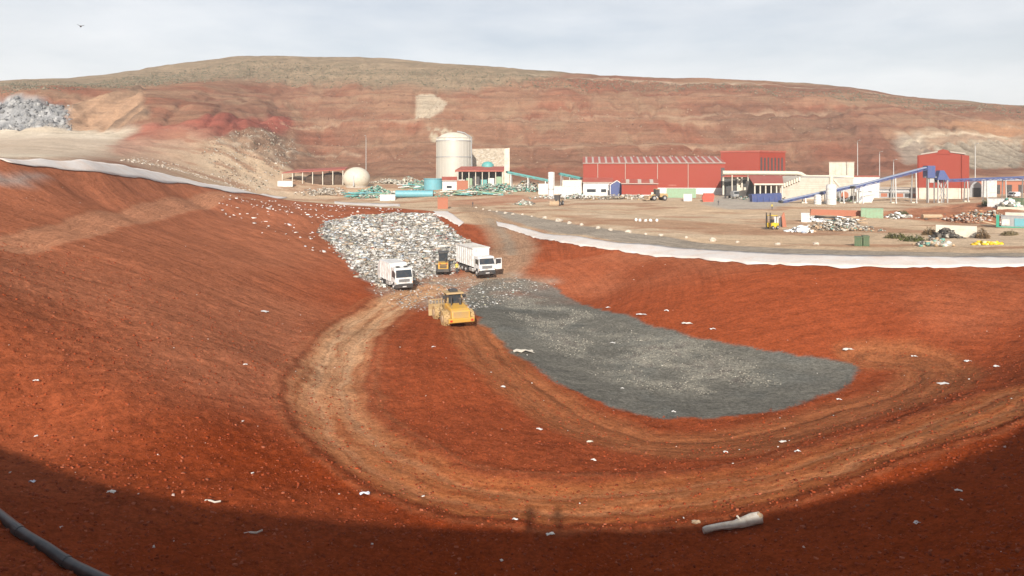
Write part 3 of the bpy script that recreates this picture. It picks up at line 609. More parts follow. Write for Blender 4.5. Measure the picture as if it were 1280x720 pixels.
def garbage_truck():
    p = thing('garbage_truck', 'white rubbish compactor truck with closed body at the left foot of the heap', 'truck', GG(493,357.5), R(29)); p.scale = (0.95,)*3
    yf = -3.9
    cab(p, yf)
    for x in (-0.55, 0.55): B(x-0.22,x+0.22,yf+0.7,yf+1.2,2.98,3.14).build('roof_beacon_box', M['dark'], p, 0.03)
    part('chassis', 'dark', p, -0.45,0.45,yf+0.5,3.3,0.62,0.95)
    b = MB().ext([(-1.75,1.0),(-1.75,3.2),(-1.5,3.42),(2.2,3.42),(2.45,3.3),(2.45,1.0)], -1.24, 1.24).build('refuse_body', M['white'], p, 0.05)
    for y in (-1.2,-0.5,0.2,0.9,1.6,2.25):
        for s in (-1, 1): B(*sorted((s*1.235,s*1.30)),y-0.05,y+0.05,1.02,3.3).build('rib', M['white'], b)
    h = MB().ext([(2.48,0.75),(2.48,3.35),(2.9,3.42),(3.75,2.6),(3.9,1.3),(3.6,0.75)], -1.2, 1.2).build('tail_hopper', M['white'], p, 0.06)
    for s in (-1, 1): B(*sorted((s*0.9,s*1.1)),3.60,3.74,0.82,0.98).build('tail_light', M['redlamp'], h)
    B(-1.25,-0.75,-1.5,0.0,0.45,0.92).build('fuel_tank', M['weld'], p, 0.08); B(0.75,1.25,-1.4,-0.3,0.45,0.9).build('tool_box', M['dark'], p, 0.04)
    for x in (-1.05, 1.05): wheel(p, x, yf+0.86, 0.5, 0.32)
    for x in (-1.0, 1.0):
        for y in (1.5,): wheel(p, x, y, 0.5, 0.5)
        B(x-0.3,x+0.3,0.9,2.1,1.0,1.06).build('mudguard', M['dark'], p)
    return p
garbage_truck()
def tipper_truck():
    p = thing('tipper_truck', 'white high sided skip lorry with its cab door open beside the ramp', 'truck', GG(594,340), R(25))
    yf = -4.4
    cab(p, yf, zt=2.75, open_door=True)
    part('chassis', 'dark', p, -0.45,0.45,yf+0.5,4.2,0.62,1.0)
    b = B(-1.25,1.25,-2.25,4.4,1.15,3.75).build('skip_body', M['white'], p, 0.03)
    for y in np.linspace(-2.0, 4.2, 9):
        for s in (-1, 1): B(*sorted((s*1.245,s*1.34)),y-0.06,y+0.06,1.2,3.7).build('rib', M['white'], b)
    for s in (-1, 1): B(*sorted((s*1.22,s*1.37)),-2.3,4.45,3.70,3.86).build('top_rail', M['white'], b)
    B(-1.1,1.1,-1.9,4.1,3.752,3.80).build('load', M['dwhite'], b)
    for x in (-0.75,-0.25,0.25,0.75): B(x-0.05,x+0.05,-2.31,-2.24,1.2,3.7).build('front_rib', M['white'], b)
    B(-1.22,-0.75,-2.0,-0.6,0.45,0.95).build('fuel_tank', M['weld'], p, 0.08); B(0.75,1.22,-2.0,-0.8,0.45,0.95).build('tool_box', M['dark'], p, 0.04)
    for y in (yf+0.86,): 
        for x in (-1.05, 1.05): wheel(p, x, y, 0.52, 0.34)
    for y in (0.6, 2.0, 3.4):
        for x in (-1.0, 1.0): wheel(p, x, y, 0.52, 0.52)
    for s in (-1, 1): B(*sorted((s*0.85,s*1.15)),4.40,4.47,0.9,1.05).build('tail_light', M['redlamp'], p)
    return p
tipper_truck()
def small_loader():
    p = thing('wheel_loader', 'small yellow wheel loader with a dark cab between the two white trucks', 'loader', GG(554,341), R(6)); p.scale = (1.08,)*3
    b = MB().ext([(-1.7,0.75),(-1.75,1.35),(-1.5,1.55),(0.1,1.6),(0.1,0.7)], -0.68, 0.68).build('engine_cover', M['yellow'], p, 0.06)
    for k in range(4): B(-0.45,0.45,-1.80,-1.70,0.95+k*0.13,1.02+k*0.13).build('louvre', M['dark'], b)
    part('counterweight', 'dark', p, -0.8,0.8,-1.9,-1.45,0.40,0.80, bevel=0.06)
    part('front_frame', 'ytan', p, -0.5,0.5,0.1,1.7,0.55,1.0, bevel=0.04)
    cb = B(-0.62,0.62,-0.25,0.95,1.0,1.5).build('cab_base', M['ytan'], p, 0.04)
    for x in (-0.58, 0.58):
        for y in (-0.2, 0.9): B(x-0.04,x+0.04,y-0.04,y+0.04,1.5,2.75).build('post', M['dark'], p)
    B(-0.74,0.74,-0.45,1.1,2.75,2.92).build('canopy_roof', M['dark'], p, 0.05)
    B(-0.54,0.54,-0.22,-0.19,1.55,2.7).build('rear_window', M['glass'], p)
    for s_ in (-1, 1): B(*sorted((s_*0.57,s_*0.60)),-0.15,0.85,1.55,2.7).build('side_window', M['glass'], p)
    s = B(-0.25,0.25,0.0,0.5,1.5,1.65).build('seat', M['dark'], p, 0.04); B(-0.25,0.25,-0.05,0.08,1.65,2.2).build('seat_back', M['dark'], s, 0.03)
    MB().cyl((0.0,0.85,1.5),(0.0,0.65,1.95),0.03).cyl((0,0.66,1.93),(0,0.62,1.99),0.2,n=12).build('steering_wheel', M['dark'], p)
    MB().cyl((0.35,-1.0,1.55),(0.35,-1.0,2.2),0.06).build('exhaust', M['dark'], p)
    MB().ext([(2.1,0.15),(3.0,0.12),(3.0,0.2),(2.25,0.3),(2.15,0.9),(2.05,0.9)], -0.98, 0.98).build('bucket', M['ytan'], p)
    for x in (-0.45, 0.45): MB().bar((x,0.4,1.3),(x,2.2,0.6),0.12,0.2).build('lift_arm', M['ytan'], p)
    for x in (-0.78, 0.78):
        for y in (-0.95, 1.15): wheel(p, x, y, 0.5, 0.34)
    for x in (-0.45, 0.45): B(x-0.1,x+0.1,-1.79,-1.73,1.42,1.52).build('tail_light', M['redlamp'], p)
small_loader()
def compactor():
    p = thing('landfill_compactor', 'dusty yellow landfill compactor with spiked steel wheels on the edge of the gravel', 'compactor', GG(566,402), R(180+22)); p.scale = (0.93,)*3
    W_ = 1.05
    hood = MB().ext([(0.35,0.95),(0.35,2.25),(2.5,2.0),(3.0,1.8),(3.15,1.0)], -W_, W_).build('engine_hood', M['yellow'], p, 0.08)
    for k in range(6): B(-0.85,0.85,3.02,3.16-k*0.015,1.10+k*0.11,1.16+k*0.11).build('louvre', M['ytan'], hood)
    for s in (-1, 1): B(*sorted((s*W_,s*(W_+0.02))),0.6,2.6,1.15,1.75).build('side_panel', M['ytan'], hood)
    for s in (-1, 1): MB().bar((s*0.9,0.6,2.5),(s*0.9,2.5,2.25),0.04).bar((s*0.9,0.6,2.2),(s*0.9,0.6,2.5),0.04).bar((s*0.9,2.5,1.95),(s*0.9,2.5,2.25),0.04).build('handrail', M['ytan'], p)
    bp = MB().ext([(3.1,0.55),(3.3,0.62),(3.35,1.05),(3.1,1.1)], -1.45, 1.45).build('rear_bumper', M['yellow'], p, 0.05)
    for s in (-1, 1): B(*sorted((s*1.05,s*1.3)),3.33,3.38,0.75,0.95).build('tail_light', M['redlamp'], bp)
    part('rear_frame', 'ytan', p, -0.75,0.75,0.2,3.0,0.6,0.97)
    part('front_frame', 'ytan', p, -0.7,0.7,-2.6,0.1,0.65,1.35, bevel=0.08)
    fh = MB().ext([(-2.5,1.35),(-2.4,1.7),(-0.6,1.75),(-0.5,1.35)], -0.65, 0.65).build('front_hood', M['ytan'], p, 0.05)
    # cab
    cb = B(-0.85,0.85,-0.75,0.75,1.35,2.0).build('cab', M['ytan'], p, 0.05)
    for x in (-0.78, 0.78):
        for y in (-0.68, 0.66): B(x-0.06,x+0.06,y-0.06,y+0.06,2.0,3.25).build('cab_post', M['ytan'], cb)
    B(-0.72,0.72,0.62,0.66,2.02,3.2).build('window', M['glass'], cb); B(-0.72,0.72,-0.70,-0.66,2.02,3.2).build('window', M['glass'], cb)
    for s in (-1, 1): B(*sorted((s*0.77,s*0.80)),-0.6,0.58,2.02,3.2).build('window', M['glass'], cb)
    rf = MB().ext([(-0.95,3.25),(-0.9,3.42),(0.85,3.42),(0.95,3.25)], -1.0, 1.0).build('cab_roof', M['ytan'], p, 0.05)
    B(-0.45,0.45,-0.5,0.45,3.42,3.68).build('air_conditioner', M['dark'], rf, 0.05)
    for s in (-1, 1): B(*sorted((s*0.80,s*1.0)),0.75,0.95,3.0,3.22).build('work_lamp', M['dark'], rf)
    for s in (-1, 1): B(*sorted((s*1.0,s*1.35)),0.55,0.62,2.75,3.15).build('mirror', M['dark'], rf, 0.02)
    MB().cyl((0.55,1.3,2.1),(0.55,1.3,3.1),0.09).build('exhaust_stack', M['dark'], p); MB().cyl((-0.5,1.2,2.1),(-0.5,1.2,2.75),0.14).cyl((-0.5,1.2,2.75),(-0.5,1.2,2.9),0.2,0.16).build('air_filter', M['dark'], p)
    # platforms, ladder
    for s in (-1, 1):
        st = B(*sorted((s*0.86,s*1.35)),-0.9,0.3,1.28,1.35).build('side_platform', M['ytan'], p)
        for k in range(3): B(*sorted((s*1.3,s*1.5)),-0.45,-0.05,0.5+k*0.27,0.54+k*0.27).build('step', M['dark'], st)
        MB().bar((s*1.33,-0.9,1.35),(s*1.33,-0.9,2.35),0.04).bar((s*1.33,-0.9,2.33),(s*1.33,0.0,2.33),0.04).bar((s*1.33,0.0,1.35),(s*1.33,0.0,2.35),0.04).build('grab_rail', M['ytan'], st)
    # blade
    bl = MB().ext([(-3.35,0.2),(-3.5,0.9),(-3.35,1.5),(-3.25,1.5),(-3.38,0.9),(-3.22,0.2)], -1.9, 1.9).build('blade', M['ytan'], p)
    for k in range(11): B(-1.85+k*0.37-0.03,-1.85+k*0.37+0.03,-3.35,-3.29,1.5,1.98).build('trash_bar', M['ytan'], bl)
    B(-1.9,1.9,-3.36,-3.28,1.98,2.06).build('top_bar', M['ytan'], bl)
    for x in (-0.8, 0.8): MB().bar((x,-3.25,0.6),(x,-1.5,0.75),0.18,0.25).build('push_arm', M['ytan'], p)
    for x in (-1.28, 1.28):
        for y in (-1.75, 1.75):
            r = 0.74; s = 1 if x > 0 else -1
            w_ = MB().cyl((x-0.45,y,r+0.10),(x+0.45,y,r+0.10),r,n=24).build('wheel', M['ytan'], p)
            MB().cyl((x+s*0.44,y,r+0.1),(x+s*0.52,y,r+0.1),0.4,0.33,14).build('hub', M['tan'], w_)
            t = MB()
            for i in range(12):
                for j, ox in enumerate((-0.34,-0.11,0.11,0.34)):
                    a = 2*math.pi*(i+0.5*(j % 2))/12; d = Vector((0, math.cos(a), math.sin(a))); c = Vector((x+ox,y,r+0.1))
                    t.cyl(c+d*(r-0.03), c+d*(r+0.13), 0.09, 0.05, 4)
            tag(t.build('spikes', M['ytan'], w_), None, None, kind='stuff')
compactor()

# ------------------------------------------------------------------ people
def person(label, loc, rz, h=1.75, top='vest', arms='down'):
    p = thing('person', label, 'person', loc, rz)
    k = h/1.75
    J = dict(pel=(0,0,0.95), wst=(0,0.0,1.10), chs=(0,0.01,1.32), nek=(0,0.01,1.50), hd=(0,-0.01,1.60), hd2=(0,-0.01,1.70))
    rad = dict(pel=(.15,.11), wst=(.135,.10), chs=(.165,.11), nek=(.055,.055), hd=(.075,.09), hd2=(.07,.085))
    E = [('pel','wst'),('wst','chs'),('chs','nek'),('nek','hd'),('hd','hd2')]
    for s, n in ((-1,'l'),(1,'r')):
        el = (s*0.27,0.03,1.13) if arms == 'down' else (s*0.26,-0.10,1.20); wr = (s*0.27,-0.06,0.90) if arms == 'down' else (s*0.10,-0.24,1.42)
        J.update({n+'sh':(s*0.18,0.01,1.42), n+'el':el, n+'wr':wr, n+'hip':(s*0.095,0,0.88), n+'kn':(s*0.11,-0.02,0.49), n+'an':(s*0.12,0.02,0.09), n+'to':(s*0.135,-0.15,0.04)})
        rad.update({n+'sh':(.06,.06), n+'el':(.045,.045), n+'wr':(.03,.03), n+'hip':(.09,.09), n+'kn':(.06,.06), n+'an':(.045,.045), n+'to':(.045,.035)})
        E += [('chs',n+'sh'),(n+'sh',n+'el'),(n+'el',n+'wr'),('pel',n+'hip'),(n+'hip',n+'kn'),(n+'kn',n+'an'),(n+'an',n+'to')]
        d = (Vector(wr)-Vector(el)).normalized(); pa = Vector(wr)+d*0.08; J[n+'pa'] = tuple(pa); rad[n+'pa'] = (.038,.022); E.append((n+'wr',n+'pa'))
        for i, (ox, ln) in enumerate(((-0.03,.075),(-0.01,.09),(0.01,.085),(0.03,.065))):
            J[f'{n}f{i}'] = tuple(pa+d*ln+Vector((0,ox,0))); rad[f'{n}f{i}'] = (.009,.009); E.append((n+'pa',f'{n}f{i}'))
        J[n+'th'] = tuple(Vector(wr)+d*0.06+Vector((-s*0.02,-0.06,0))); rad[n+'th'] = (.010,.010); E.append((n+'wr',n+'th'))
    names = list(J); me = bpy.data.meshes.new('body'); me.from_pydata([J[n] for n in names], [(names.index(a), names.index(b)) for a, b in E], [])
    o = bpy.data.objects.new('body', me); col.objects.link(o)
    o.modifiers.new('skin', 'SKIN'); o.modifiers.new('sub', 'SUBSURF').levels = 1
    for i, n in enumerate(names):
        me.skin_vertices[0].data[i].radius = rad[n]; me.skin_vertices[0].data[i].use_root = (n == 'pel')
    dg = bpy.context.evaluated_depsgraph_get(); m2 = bpy.data.meshes.new_from_object(o.evaluated_get(dg)); bpy.data.objects.remove(o)
    m2.name = 'body'
    for q in ('skin', top, 'cloth'): m2.materials.append(M[q])
    for f in m2.polygons:
        c = f.center; hand = abs(c.x) > 0.2 and c.z < 0.92 if arms == 'down' else (c.y < -0.22 and c.z > 1.36)
        f.material_index = 0 if (c.z > 1.49 or hand) else 1 if c.z > 0.93 else 2; f.use_smooth = True
    o = bpy.data.objects.new('body', m2); col.objects.link(o); o.parent = p; o.scale = (k, k, k)
    MB().blob((0,0.015*k,1.70*k), 0.10*k, 3, 2, 0.03, (0.86,1.0,0.80)).build('hair', M['hair'], p, smooth=True)
    for s in (-1, 1): MB().blob((s*0.035*k,-0.095*k,1.66*k), 0.011*k, 1, 1, 0).build('eye', M['dark'], p)
    MB().blob((0,-0.108*k,1.625*k), 0.018*k, 1, 1, 0, (0.7,1,1.3)).build('nose', M['skin'], p); B(-0.025*k,0.025*k,-0.105*k,-0.09*k,1.575*k,1.585*k).build('mouth', M['brick'], p)
    return p
person('small figure in a yellow vest beside the lorry with the open door', GG(571,342), 0.5)
person('tiny dark figure standing at the top of the ramp near the white stones', GG(591,259), 1.0, top='cloth')
person('tiny dark figure on the paved yard beside the red skip', GG(898,257), -0.6, top='cloth')
person('tiny figure standing in front of the blue hopper', GG(965,262), 0.2, top='vest')
for x, lab, arm in ((-0.72, 'photographer on the rim, casting the left of two shadows on the road', 'up'), (0.55, 'companion on the rim, casting the right of two shadows on the road', 'down')):
    person(lab, (x, -0.55, ground(x, -0.55)-0.02), R(180), 1.78, 'cloth', arm)

# ------------------------------------------------------------------ yard: helper that sizes things from their place in the photo
def span(px0, px1, yb, D=None):
    """middle of the base on the ground, metres per photo pixel there"""
    c = (px0+px1)/2
    if D is None: D = G(c, yb).y
    x = (c-CX)/FPX*D; return Vector((x, D, ground(x, D))), D/FPX, (px1-px0)*D/FPX
def ztop(yt, D): return EYE-(yt-Y0)/FPX*D
def container(px0, px1, yt, yb, mat, label, depth=2.6, rz=0.0, cat='container', name='shipping_container', doors=True, D=None):
    b, s, wd = span(px0, px1, yb, D); h = max(0.6, ztop(yt, b.y)-b.z); fa = math.atan((px0+px1-2*CX)/2/FPX); wd *= math.cos(fa); p = thing(name, label, cat, b, rz-fa)
    w2 = wd/2
    part('body', mat, p, -w2, w2, 0, depth, 0.0, h)
    for k in range(int(max(3, min(14, wd/0.7)))):
        n = int(max(3, min(14, wd/0.7))); x = -w2+wd*(k+0.5)/n
        B(x-wd/n*0.22, x+wd/n*0.22, -0.05, 0.01, 0.12, h-0.12).build('rib', M[mat], p)
    B(-w2-0.04, w2+0.04, -0.07, depth+0.05, h-0.02, h+0.10).build('top_rail', M[mat], p)
    return p
def shed(name, label, cat, px0, px1, yeave, yb, D, depth, mat, roofmat, rise=2.5, base=0.0, basemat='white', rz=0, skylights=0, pipes=(), over=0.4):
    b, s, wd = span(px0, px1, yb, D); b.z -= 0.5; h = ztop(yeave, D)-b.z; fa = math.atan((px0-CX)/FPX); wd /= math.cos(fa)+math.sin(fa)*b.x/D; p = thing(name, label, cat, b, -fa); w2 = wd/2
    MB().ext([(0,base),(0,h),(depth/2,h+rise-0.1),(depth,h),(depth,base)], -w2, w2).build('wall', M[mat], p)
    if base: part('base_wall', basemat, p, -w2-0.06, w2+0.06, -0.06, depth+0.06, -0.3, base)
    for s_ in (0, 1):
        y0, y1 = (-over, depth/2) if s_ == 0 else (depth/2, depth+over)
        z0, z1 = (h-over*rise/(depth/2), h+rise) if s_ == 0 else (h+rise, h-over*rise/(depth/2))
        rf = MB().ext([(y0,z0+0.05),(y1,z1+0.05),(y1,z1+0.25),(y0,z0+0.25)], -w2-0.2, w2+0.2).build('roof', M[roofmat], p)
        if s_ == 0:
            for k in range(skylights):
                x = -w2+wd*(k+0.5)/skylights; hw = wd/skylights*0.15
                MB().ext([(y0+0.3,z0+0.20),(y1-0.9,z1+0.10),(y1-0.9,z1+0.20),(y0+0.3,z0+0.36)], x-hw, x+hw).build('skylight_strip', M['lroof'], rf)
    for q in pipes: MB().cyl((-w2+wd*q,-0.15,base), (-w2+wd*q,-0.15,h), 0.14, n=6).build('downpipe', M['lroof'], p)
    B(-w2-0.25,w2+0.25,-over-0.18,-over+0.02,h-over*rise/(depth/2)-0.02,h-over*rise/(depth/2)+0.24).build('gutter', M['lroof'], p)
    return p, b, h, wd
# --- long red shed
p, b, h, wd = shed('warehouse', 'long red clad warehouse with white striped roof in the middle of the yard', 'warehouse', 728, 905, 204, 240, 290, 30, 'red', 'redroof', 3.0, 2.9, skylights=21, pipes=(0.105,0.302,0.53,0.745))
for k in range(4): B(wd/2-24+k*5.6,wd/2-20.5+k*5.6,-0.09,0.0,3.6,4.3).build('red_strip', M['redroof'], p) if k == 0 else None
B(wd/2-1.6,wd/2-0.1,-0.12,0.05,3.0,h-2).build('gap_shade', M['dark'], p)  # dark strip painted for the shade in the gap at the right end
for k in range(7): MB().cyl((-wd/2+wd*(k+3)/10.5,15,h+2.9),(-wd/2+wd*(k+3)/10.5,15,h+3.6),0.2,0.25,8).build('roof_vent', M['weld'], p)
# --- red tower building with tall openings
D = 300; b, s, wd = span(907, 990, 240, D); b.z -= 0.5; hw = 43*s
p = thing('process_hall', 'tall red process hall with a row of dark upright openings beside the warehouse', 'building', (b.x+0.5*s, D, b.z)); ht = ztop(190, D)-b.z; zb = 0
cxn = 0.0
A_ = Vector((-42*s, 7.0)); Bc = Vector((0, 0)); C_ = Vector((41*s*1.03, 8.5)); Dd = Vector((-1*s, 24))
MB().ext([tuple(A_), tuple(Bc), tuple(C_), tuple(Dd)], zb, ht, 'z').build('wall', M['red'], p)
MB().ext([tuple(A_+Vector((-.3,-.1))), tuple(Bc+Vector((0,-.35))), tuple(C_+Vector((.3,-.1))), tuple(Dd+Vector((0,.3)))], ht, ht+0.7, 'z').build('parapet', M['redroof'], p)
dr = (C_-Bc).normalized(); nr_ = Vector((dr.y, -dr.x)); Lr = (C_-Bc).length
for k in range(7):
    a = Bc+dr*(Lr*(0.05+k*0.132)); c = a+dr*Lr*0.062
    z0, z1 = ht-9.6, ht-2.4-0.15*(k % 2)
    q = [a+nr_*0.06, c+nr_*0.06, c-nr_*0.4, a-nr_*0.4]
    MB().hexa([(*q[0],z0),(*q[1],z0),(*q[2],z0),(*q[3],z0),(*q[0],z1),(*q[1],z1),(*q[2],z1),(*q[3],z1)]).build('opening', M['dark'], p)
# --- low plant block under it, duct, canopy
b, s, wd = span(905, 962, 246, 268); b.z -= 0.4; h = ztop(221, 268)-b.z; w2 = wd/2
p = thing('plant_block', 'low pale plant block with dark bays under the cream duct', 'building', b, -math.atan(270/FPX))
part('wall', 'lconc', p, -w2, w2, 1.2, 12, 0, h-0.1); part('roof', 'redroof', p, -w2-0.2, w2+0.2, -0.5, 12.2, h-0.1, h+0.25)
for x0, x1, m_ in ((-0.98,-0.42,'dark'),(-0.15,0.25,'dark'),(0.55,0.95,'dark')): part('bay', m_, p, x0*w2, x1*w2, 0.9, 1.25, 0.2 if x0 < -0.5 else h*0.5, h*0.88)
for x in (-0.98,-0.38,-0.2,0.3,0.98): part('pillar', 'lconc', p, x*w2-0.3, x*w2+0.3, -0.2, 1.2, 0, h-0.1)
part('wall_panel', 'lconc', p, -0.36*w2, 0.98*w2, -0.1, 0.6, 0, h*0.48)
D = 262; pts = [W(903,216,D), W(1000,216.5,D), W(1008,221,D), W(1066,221.5,D)]
o = thing('duct', 'long cream ventilation duct with a step running over the plant roofs', 'duct', (pts[0].x, D, pts[0].z))
MB().tube([q-o.location for q in [pts[0], W(950,216.2,D), W(996,216.5,D), W(1001,217.5,D), W(1007,221,D), W(1012,221.5,D), pts[3]]], 0.85, 12).build('pipe', M['cream'], o, smooth=True)
for k in range(8):
    q = W(915+k*20, 216.3 if k < 5 else 221.5, D)-o.location; gz = ground(q.x+o.location.x, D)-o.location.z
    MB().bar((q.x,0,gz-0.3),(q.x,0,q.z-0.5),0.35).build('support', M['lconc'], o)
b, s, wd = span(944, 978, 250, 240); b.z -= 0.3; p = thing('canopy', 'open red roofed canopy over the dark receiving bay behind the blue hopper', 'canopy', b); w2 = wd/2
hr = ztop(231, 240)-b.z
MB().hexa([(-w2-0.6,0,hr),(w2+0.4,0,hr),(w2+6.5,16,hr+3.0),(-w2+3,16,hr+3.0),(-w2-0.6,0,hr+0.3),(w2+0.4,0,hr+0.3),(w2+6.5,16,hr+3.3),(-w2+3,16,hr+3.3)]).build('roof', M['redroof'], p)
part('back_wall', 'dark', p, -w2, w2, 9, 9.4, 0, hr+1.2)
for k in range(6): part('post', 'lconc', p, -w2+wd*k/5-0.2, -w2+wd*k/5+0.2, 0.3, 0.7, 0, hr)
MB().ext([(-w2-0.4,hr-0.1),(-w2-0.4,hr+0.5),(w2+0.4,hr+0.5),(w2+0.4,hr-0.1)], -0.25, 0.0, 'y').build('fascia', M['lconc'], p)
# blue hopper under conveyor start
b, s, wd = span(941, 977, 256, 222); p = thing('feed_hopper', 'deep blue feed hopper on short steel legs in front of the canopy', 'hopper', b); w2 = wd/2; z0 = ztop(253, 222)-b.z; z1 = ztop(243, 222)-b.z
MB().hexa([(-w2,0.6,z0),(w2,0.6,z0),(w2,2.6,z0),(-w2,2.6,z0),(-w2-0.3,0,z1),(w2,0,z1+0.4),(w2,3.2,z1+0.4),(-w2-0.3,3.2,z1)]).build('trough', M['blue'], p)
for k in range(6):
    x = -w2+wd*k/5; B(x-0.12,x+0.12,0.1,0.35,z0-0.2,z1-0.1).build('rib', M['blue'], p); B(x-0.12,x+0.12,0.7,0.95,-0.2,z0+0.1).build('leg', M['weld'], p)
# sloping concrete gallery
D = 245; b, s, wd = span(975, 1066, 252, D); b.z -= 0.5
p = thing('concrete_gallery', 'sloping grey concrete gallery with a stepped end wall behind the blue conveyor', 'building', b)
def q_(px, py, d=D): 
    v = W(px, py, d)-b; return (v.x, v.y, v.z)
f_ = [q_(975,233), q_(1000,222), q_(1066,223), q_(1066,262), q_(975,262)]
n = len(f_); back = [(x*1.05, y+14, z+0.6) for x, y, z in f_]
MB().add(f_+back, [tuple(range(n-1,-1,-1)), tuple(range(n,2*n))]+[(i,(i+1)%n,n+(i+1)%n,n+i) for i in range(n)]).build('wall', M['conc'], p)
for k in range(9):
    t = k/8.5; x, y, z = q_(974+26*t, 234-11*t, D-0.6); B(x-0.25,x+0.45,y-0.4,y+0.3,z-0.7,z+0.75).build('stair_tread', M['lconc'], p)
x0 = q_(984,235)[0]; x1 = q_(1064,235)[0]
for k in range(5):
    z = q_(984,237-k*2.6)[2]; B(x0+k*2.0,x1,-0.08-0.02*k,0.1,z-0.08,z+0.08).build('shutter_joint', M['lconc'], p)
# --- conveyors
def conveyor(label, a, c, Da, Dc, legs, wd=1.6, cover='lblue', side='blue', name='conveyor'):
    A0 = W(*a, Da); C0 = W(*c, Dc); p = thing(name, label, 'conveyor', A0); v = C0-A0; L_ = v.length; d = v.normalized()
    sx = d.cross(Vector((0,0,1))).normalized(); up = sx.cross(d)
    m = MB(); m.bar((0,0,0), v, wd, 0.28); m.build('frame', M[side], p)
    MB().bar(up*0.30, v+up*0.30, wd*0.8, 0.25).build('belt_cover', M[cover], p)
    for s_ in (-1, 1):
        MB().bar(sx*s_*wd*0.5-up*0.5, v+sx*s_*wd*0.5-up*0.5, 0.18, 0.18).build('chord', M[side], p)
        n = max(3, int(L_/2.6))
        for k in range(n):
            t0 = v*(k/n); t1 = v*((k+1)/n); o_ = sx*s_*wd*0.5
            MB().bar(t0+o_-(up*0.5 if k % 2 else Vector((0,0,0))), t1+o_-(Vector((0,0,0)) if k % 2 else up*0.5), 0.14).build('brace', M[side], p)
    for s_ in (0.0, 1.0): MB().cyl(v*s_-sx*wd*0.55, v*s_+sx*wd*0.55, 0.45, n=10).build('drum', M['dark'], p)
    for t in legs:
        q = v*t; g_ = ground(A0.x+q.x, A0.y+q.y)-A0.z
        for s_ in (-1, 1):
            lg = MB().bar(q+sx*s_*wd*0.45-up*0.5, Vector((q.x,q.y,g_-0.3))+sx*s_*wd*0.7, 0.28).build('leg', M['weld'], p)
        b_ = MB().bar((q.x-0.9,q.y,g_+0.15),(q.x+0.9,q.y,g_+0.15),1.2,0.5).build('footing', M['lconc'], p)
    return p, v
conveyor('lower blue inclined conveyor rising from the hopper past the white silo', (976,252), (1071,231.5), 218, 222, (0.3,0.55,0.8,0.98))
p, v = conveyor('upper blue inclined conveyor with pale cover rising to the red hall on the right', (1066,234), (1161,209), 220, 224, (0.1,0.53,0.80), 1.8)
B(v.x-1.2,v.x+1.4,v.y-1.3,v.y+1.3,v.z-3.6,v.z+0.5).build('head_chute', M['blue'], p); B(v.x-0.2,v.x+1.3,v.y-0.8,v.y+0.8,v.z-5.2,v.z-3.6).build('drop_spout', M['weld'], p)
p, v = conveyor('long level blue conveyor leading out of the right edge of the view', (1168,226), (1300,221), 226, 226, (0.05,0.30,0.48,0.66,0.85), 1.5, 'blue')
p = thing('transfer_tower', 'blue transfer head on a slim steel frame before the red hall', 'tower', (W(1176,240,224).x, 224, ground(W(1176,240,224).x, 224)))
zt = ztop(213,224)-p.location.z
for x in (-1.6, 1.6):
    for y in (-1, 1): B(x-0.16,x+0.16,y-0.16,y+0.16,-0.2,zt-3).build('leg', M['weld'], p)
MB().bar((-1.6,-1,1),(1.6,-1,zt-3.5),0.14).bar((1.6,-1,1),(-1.6,-1,zt-3.5),0.14).build('cross_brace', M['weld'], p)
MB().hexa([(-1.9,-1.3,zt-3.2),(2.3,-1.3,zt-3.2),(2.3,1.3,zt-3.2),(-1.9,1.3,zt-3.2),(-0.9,-1,zt),(0.5,-1,zt),(0.5,1,zt),(-0.9,1,zt)]).build('head_box', M['blue'], p)
B(-5.5,-1.7,-0.5,0.5,zt-2.4,zt-2.1).build('walkway', M['weld'], p); B(-4.6,-4.3,-0.5,0.5,-0.5,zt-2.4).build('walkway_post', M['weld'], p)
# --- white silos by the conveyor
for px0, px1, yt, label in ((1033,1045,230,'tall white silo with narrow neck standing across the lower conveyor'),(1018,1026.5,243,'short plain white silo beside the taller necked one')):
    b, s, wd = span(px0, px1, 262, 212); r = wd/2; h = ztop(yt, 212)-b.z; p = thing('white_silo', label, 'silo', b)
    MB().lathe([(r,-0.3),(r,h-0.6),(r*0.8,h-0.1),(r*0.4,h)], 18).build('shell', M['white'], p, smooth=True)
    for z in (0.25, 0.5, 0.75): MB().lathe([(r+0.02,h*z),(r+0.10,h*z),(r+0.10,h*z+0.22),(r+0.02,h*z+0.22)], 18).build('hoop', M['dwhite'], p)
    if yt < 235: MB().lathe([(r*0.45,h-0.2),(r*0.42,h+2.2),(r*0.2,h+2.5)], 12).build('neck', M['cream'], p); MB().bar((0.8,0,h+1.5),(2.6,0,h-0.6),0.5).build('feed_pipe', M['cream'], p)
# --- machines and walls behind the conveyors
b, s, wd = span(1068, 1097, 236, 262); p = thing('white_annex', 'long low white annex with a thin red roof edge behind the conveyor', 'building', b, -math.atan(430/FPX))
part('wall', 'white', p, -wd/2, wd/2, 0, 8, -0.4, ztop(221,262)-b.z); part('roof', 'redroof', p, -wd/2-0.2, wd/2+0.2, -0.3, 8.3, ztop(221,262)-b.z, ztop(219.6,262)-b.z)
for x in (-0.5, 0.3): part('window', 'glass', p, wd*x/2-0.6, wd*x/2+0.6, -0.04, 0.05, 1.4, 2.5)
b, s, wd = span(1038, 1066, 221, 312); p = thing('concrete_block', 'plain square concrete block house behind the cream duct', 'building', b, -math.atan(412/FPX)); hh = ztop(203,312)-b.z
part('wall', 'lconc', p, -wd/2, wd/2, 0, 9, -3, hh); part('coping', 'conc', p, -wd/2-0.15, wd/2+0.15, -0.15, 9.15, hh, hh+0.25)
for k in range(3): part('panel_joint', 'conc', p, -wd/2+wd*(k+1)/4-0.06, -wd/2+wd*(k+1)/4+0.06, -0.05, 0.02, 0, hh-0.1)
